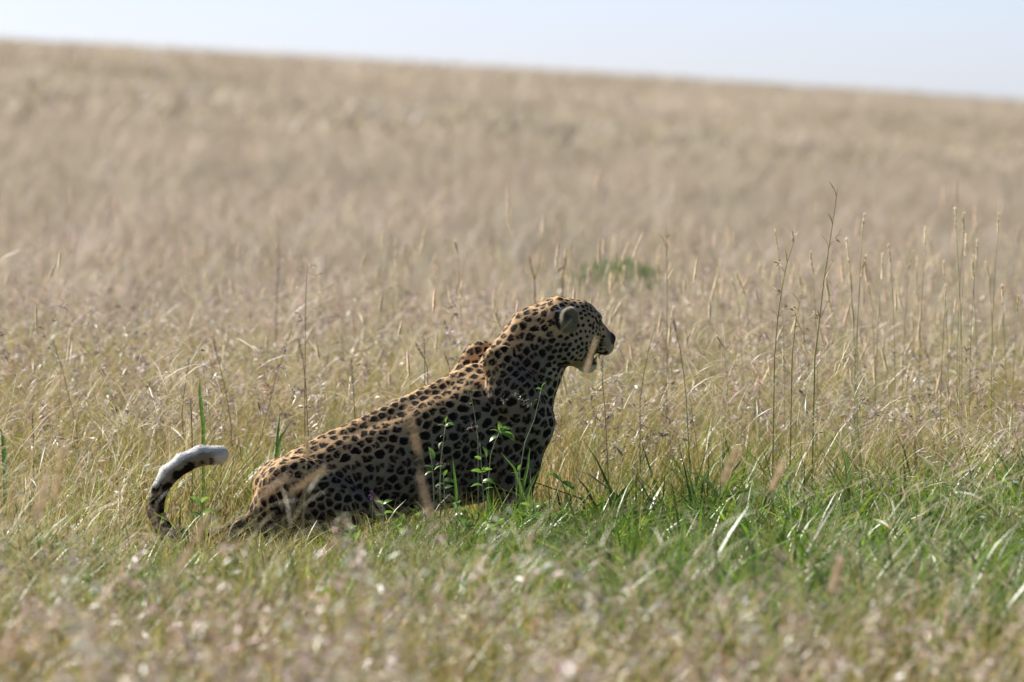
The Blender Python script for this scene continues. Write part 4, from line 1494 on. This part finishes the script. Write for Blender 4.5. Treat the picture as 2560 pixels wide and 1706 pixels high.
herb([(510, 1330), (505, 1290), (502, 1255)], [(503, 1258, 40, 34), (503, 1262, 140, 36), (505, 1285, 10, 40), (505, 1290, 175, 36), (506, 1300, 60, 30)], 19.2,
     'leafy green herb between the tail and the rump')
herb([(1420, 1270), (1412, 1220), (1400, 1200)], [(1402, 1204, 150, 44), (1404, 1206, -30, 40), (1410, 1230, 20, 36)], 19.5,
     'herb with grey green leaves just right of the leopard\'s foreleg')
for k in range(7):
    a = [1010, 1140, 1160, 1330, 880, 1240, 1060][k]; b = [1330, 1290, 1340, 1290, 1350, 1330, 1310][k]
    lv = [(a + random.uniform(-10, 10), b + random.uniform(-30, 10), random.uniform(-20, 200), random.uniform(20, 34)) for _ in range(7)]
    herb([(a, b + 20), (a + 3, b), (a + 1, b - 30)], lv, 19.1 - 0.08 * k,
         ['low leafy herb in the grass under the middle of the belly', 'low leafy herb left of the foreleg, upper one', 'low leafy herb left of the foreleg, lower one',
          'low leafy herb right under the foreleg', 'low leafy herb in the grass under the thigh', 'low leafy herb in front of the fore paw', 'low leafy herb under the broad leaved herb'][k])


# ---- purple flowers
def purple(pts, d, label):
    w = [px(a, b, d) for a, b in pts]
    base = ground_pt(w[0].x, d) - Vector((0, 0, 0.01))
    root = empty('purple_flower', base)
    tag(root, label, 'flower', 'purple flowers')
    m = MB(); m.tube([p - base for p in [base] + w], [0.0016] * (len(w) + 1), (0.16, 0.20, 0.09), 5)
    m.build('stem', M_stalk, root)
    for k in range(2):
        f = MB()
        c = w[-1] - base + Vector((0, 0, -0.012 * k))
        for _ in range(16):
            spikelets(f, c + Vector((random.gauss(0, .003), random.gauss(0, .003), random.gauss(0, .003))), Vector((0, 0, 1)), 1, 0.002, 0.008,
                      [(0.16, 0.06, 0.22), (0.10, 0.04, 0.14), (0.22, 0.10, 0.30)])
        f.build('flower_head', M_leaf, root)


purple([(480, 1080), (478, 1030), (476, 998)], 20.3, 'small purple flower above the tail')
purple([(84, 1110), (82, 1070), (80, 1034)], 20.4, 'small purple flower near the left edge')
purple([(932, 1260), (930, 1230), (928, 1230)], 19.5, 'small purple flower before the leopard\'s flank')


# ---- single broad green blades
def broad_blade(pts, wpx, d, label, col=(0.16, 0.30, 0.05)):
    w = [px(a, b, d) for a, b in pts]
    base = ground_pt(w[0].x, d) - Vector((0, 0, 0.01))
    m = MB()
    allp = [Vector((0, 0, 0))] + [p - base for p in w]
    n = len(allp)
    ww = wpx * d / FPX
    m.blade(allp, [ww * (0.6 + 0.4 * math.sin(2.2 * k / (n - 1))) * (1 - (k / (n - 1)) ** 3) + 0.0006 for k in range(n)], (0.9, -0.35, 0.1), col, fold=0.3)
    o = m.build('grass_blade', M_leaf, None, base)
    tag(o, label, 'grass blade', 'broad green grass blades')


broad_blade([(508, 1070), (503, 1020), (499, 980), (500, 943)], 12, 20.4, 'bright green blade standing alone above the tail')
broad_blade([(690, 1150), (694, 1120), (703, 1090), (730, 1052)], 13, 20.25, 'bright green blade arching up behind the leopard\'s rump')
broad_blade([(690, 1160), (692, 1110), (696, 1070), (700, 1030)], 9, 20.3, 'upright dark green blade behind the leopard\'s rump', (0.09, 0.18, 0.05))
broad_blade([(1300, 1270), (1306, 1220), (1318, 1170), (1325, 1120)], 12, 19.5, 'upright green blade in front of the leopard\'s chest')
broad_blade([(1310, 1270), (1318, 1230), (1335, 1195), (1357, 1165)], 14, 19.45, 'green blade leaning right at the leopard\'s foreleg')
broad_blade([(1305, 1280), (1300, 1215), (1285, 1170), (1252, 1132)], 10, 19.5, 'long green blade leaning left across the leopard\'s foreleg')
broad_blade([(1222, 1300), (1220, 1260), (1216, 1220)], 9, 19.3, 'short green blade left of the leopard\'s foreleg')
broad_blade([(1140, 1230), (1136, 1190), (1132, 1150)], 9, 19.4, 'short green blade before the leopard\'s ribs')
broad_blade([(12, 1190), (10, 1140), (6, 1090), (0, 1070)], 14, 20.0, 'green blade at the left edge above the tail', (0.10, 0.22, 0.06))
broad_blade([(2120, 1230), (2122, 1180), (2115, 1150), (2100, 1118)], 22, 20.3, 'broad bright green blade at the top of the green grass on the right')
broad_blade([(1790, 1230), (1760, 1195), (1720, 1180), (1688, 1178)], 14, 20.2, 'dark green blade lying flat at the top of the green grass', (0.07, 0.14, 0.05))


# ---- green bush in the middle distance
def bush(xc, yt, wpx, hpx, d, label, seed, pal):
    random.seed(seed)
    top = px(xc, yt, d)
    base = ground_pt(top.x, d)
    h = max(0.12, top.z - base.z); rx = wpx * d / FPX / 2
    root = empty('green_bush', base)
    tag(root, label, 'bush')
    tr_ = MB()
    for k in range(9):
        a = random.uniform(0, 6.283); r = rx * random.uniform(0.2, 0.8)
        tr_.tube([(0, 0, -0.02), (r * 0.4 * math.cos(a), r * 0.4 * math.sin(a), h * 0.4), (r * math.cos(a), r * math.sin(a), h * random.uniform(0.6, 0.85))], [0.006, 0.004, 0.002], (0.16, 0.12, 0.08), 5)
    tr_.build('stem', M_stalk, root)
    f = MB()
    for _ in range(2600):
        a = random.uniform(0, 6.283); rr = random.random() ** 0.5
        lob = 0.8 + 0.2 * math.sin(3 * a + seed)
        q = Vector((rx * rr * lob * math.cos(a), rx * 0.8 * rr * lob * math.sin(a), 0))
        zz = h * math.sqrt(max(0, 1 - rr * rr)) * random.uniform(0.35, 1.0) + random.uniform(0, 0.03)
        q.z = zz
        an = random.uniform(0, 6.283); e = random.uniform(-0.2, 1.2)
        dd = Vector((math.cos(an) * math.cos(e), math.sin(an) * math.cos(e), math.sin(e)))
        l = random.uniform(0.018, 0.04)
        s = dd.cross(Vector((random.gauss(0, 1), random.gauss(0, 1), random.gauss(0, 1)))).normalized()
        f.blade([q, q + dd * l * 0.5, q + dd * l], [0.004, 0.015, 0.002], s, vary(random.choice(pal), 0.2))
    f.build('foliage', M_green, root)


bush(1550, 656, 330, 60, 39.0, 'dark green low bush in the grass beyond the leopard\'s head', 5, [(0.13, 0.23, 0.05), (0.17, 0.28, 0.06), (0.10, 0.18, 0.05)])

for o in COL.objects:
    if o.parent is None and 'category' in o and 'kind' not in o: o['kind'] = 'thing'
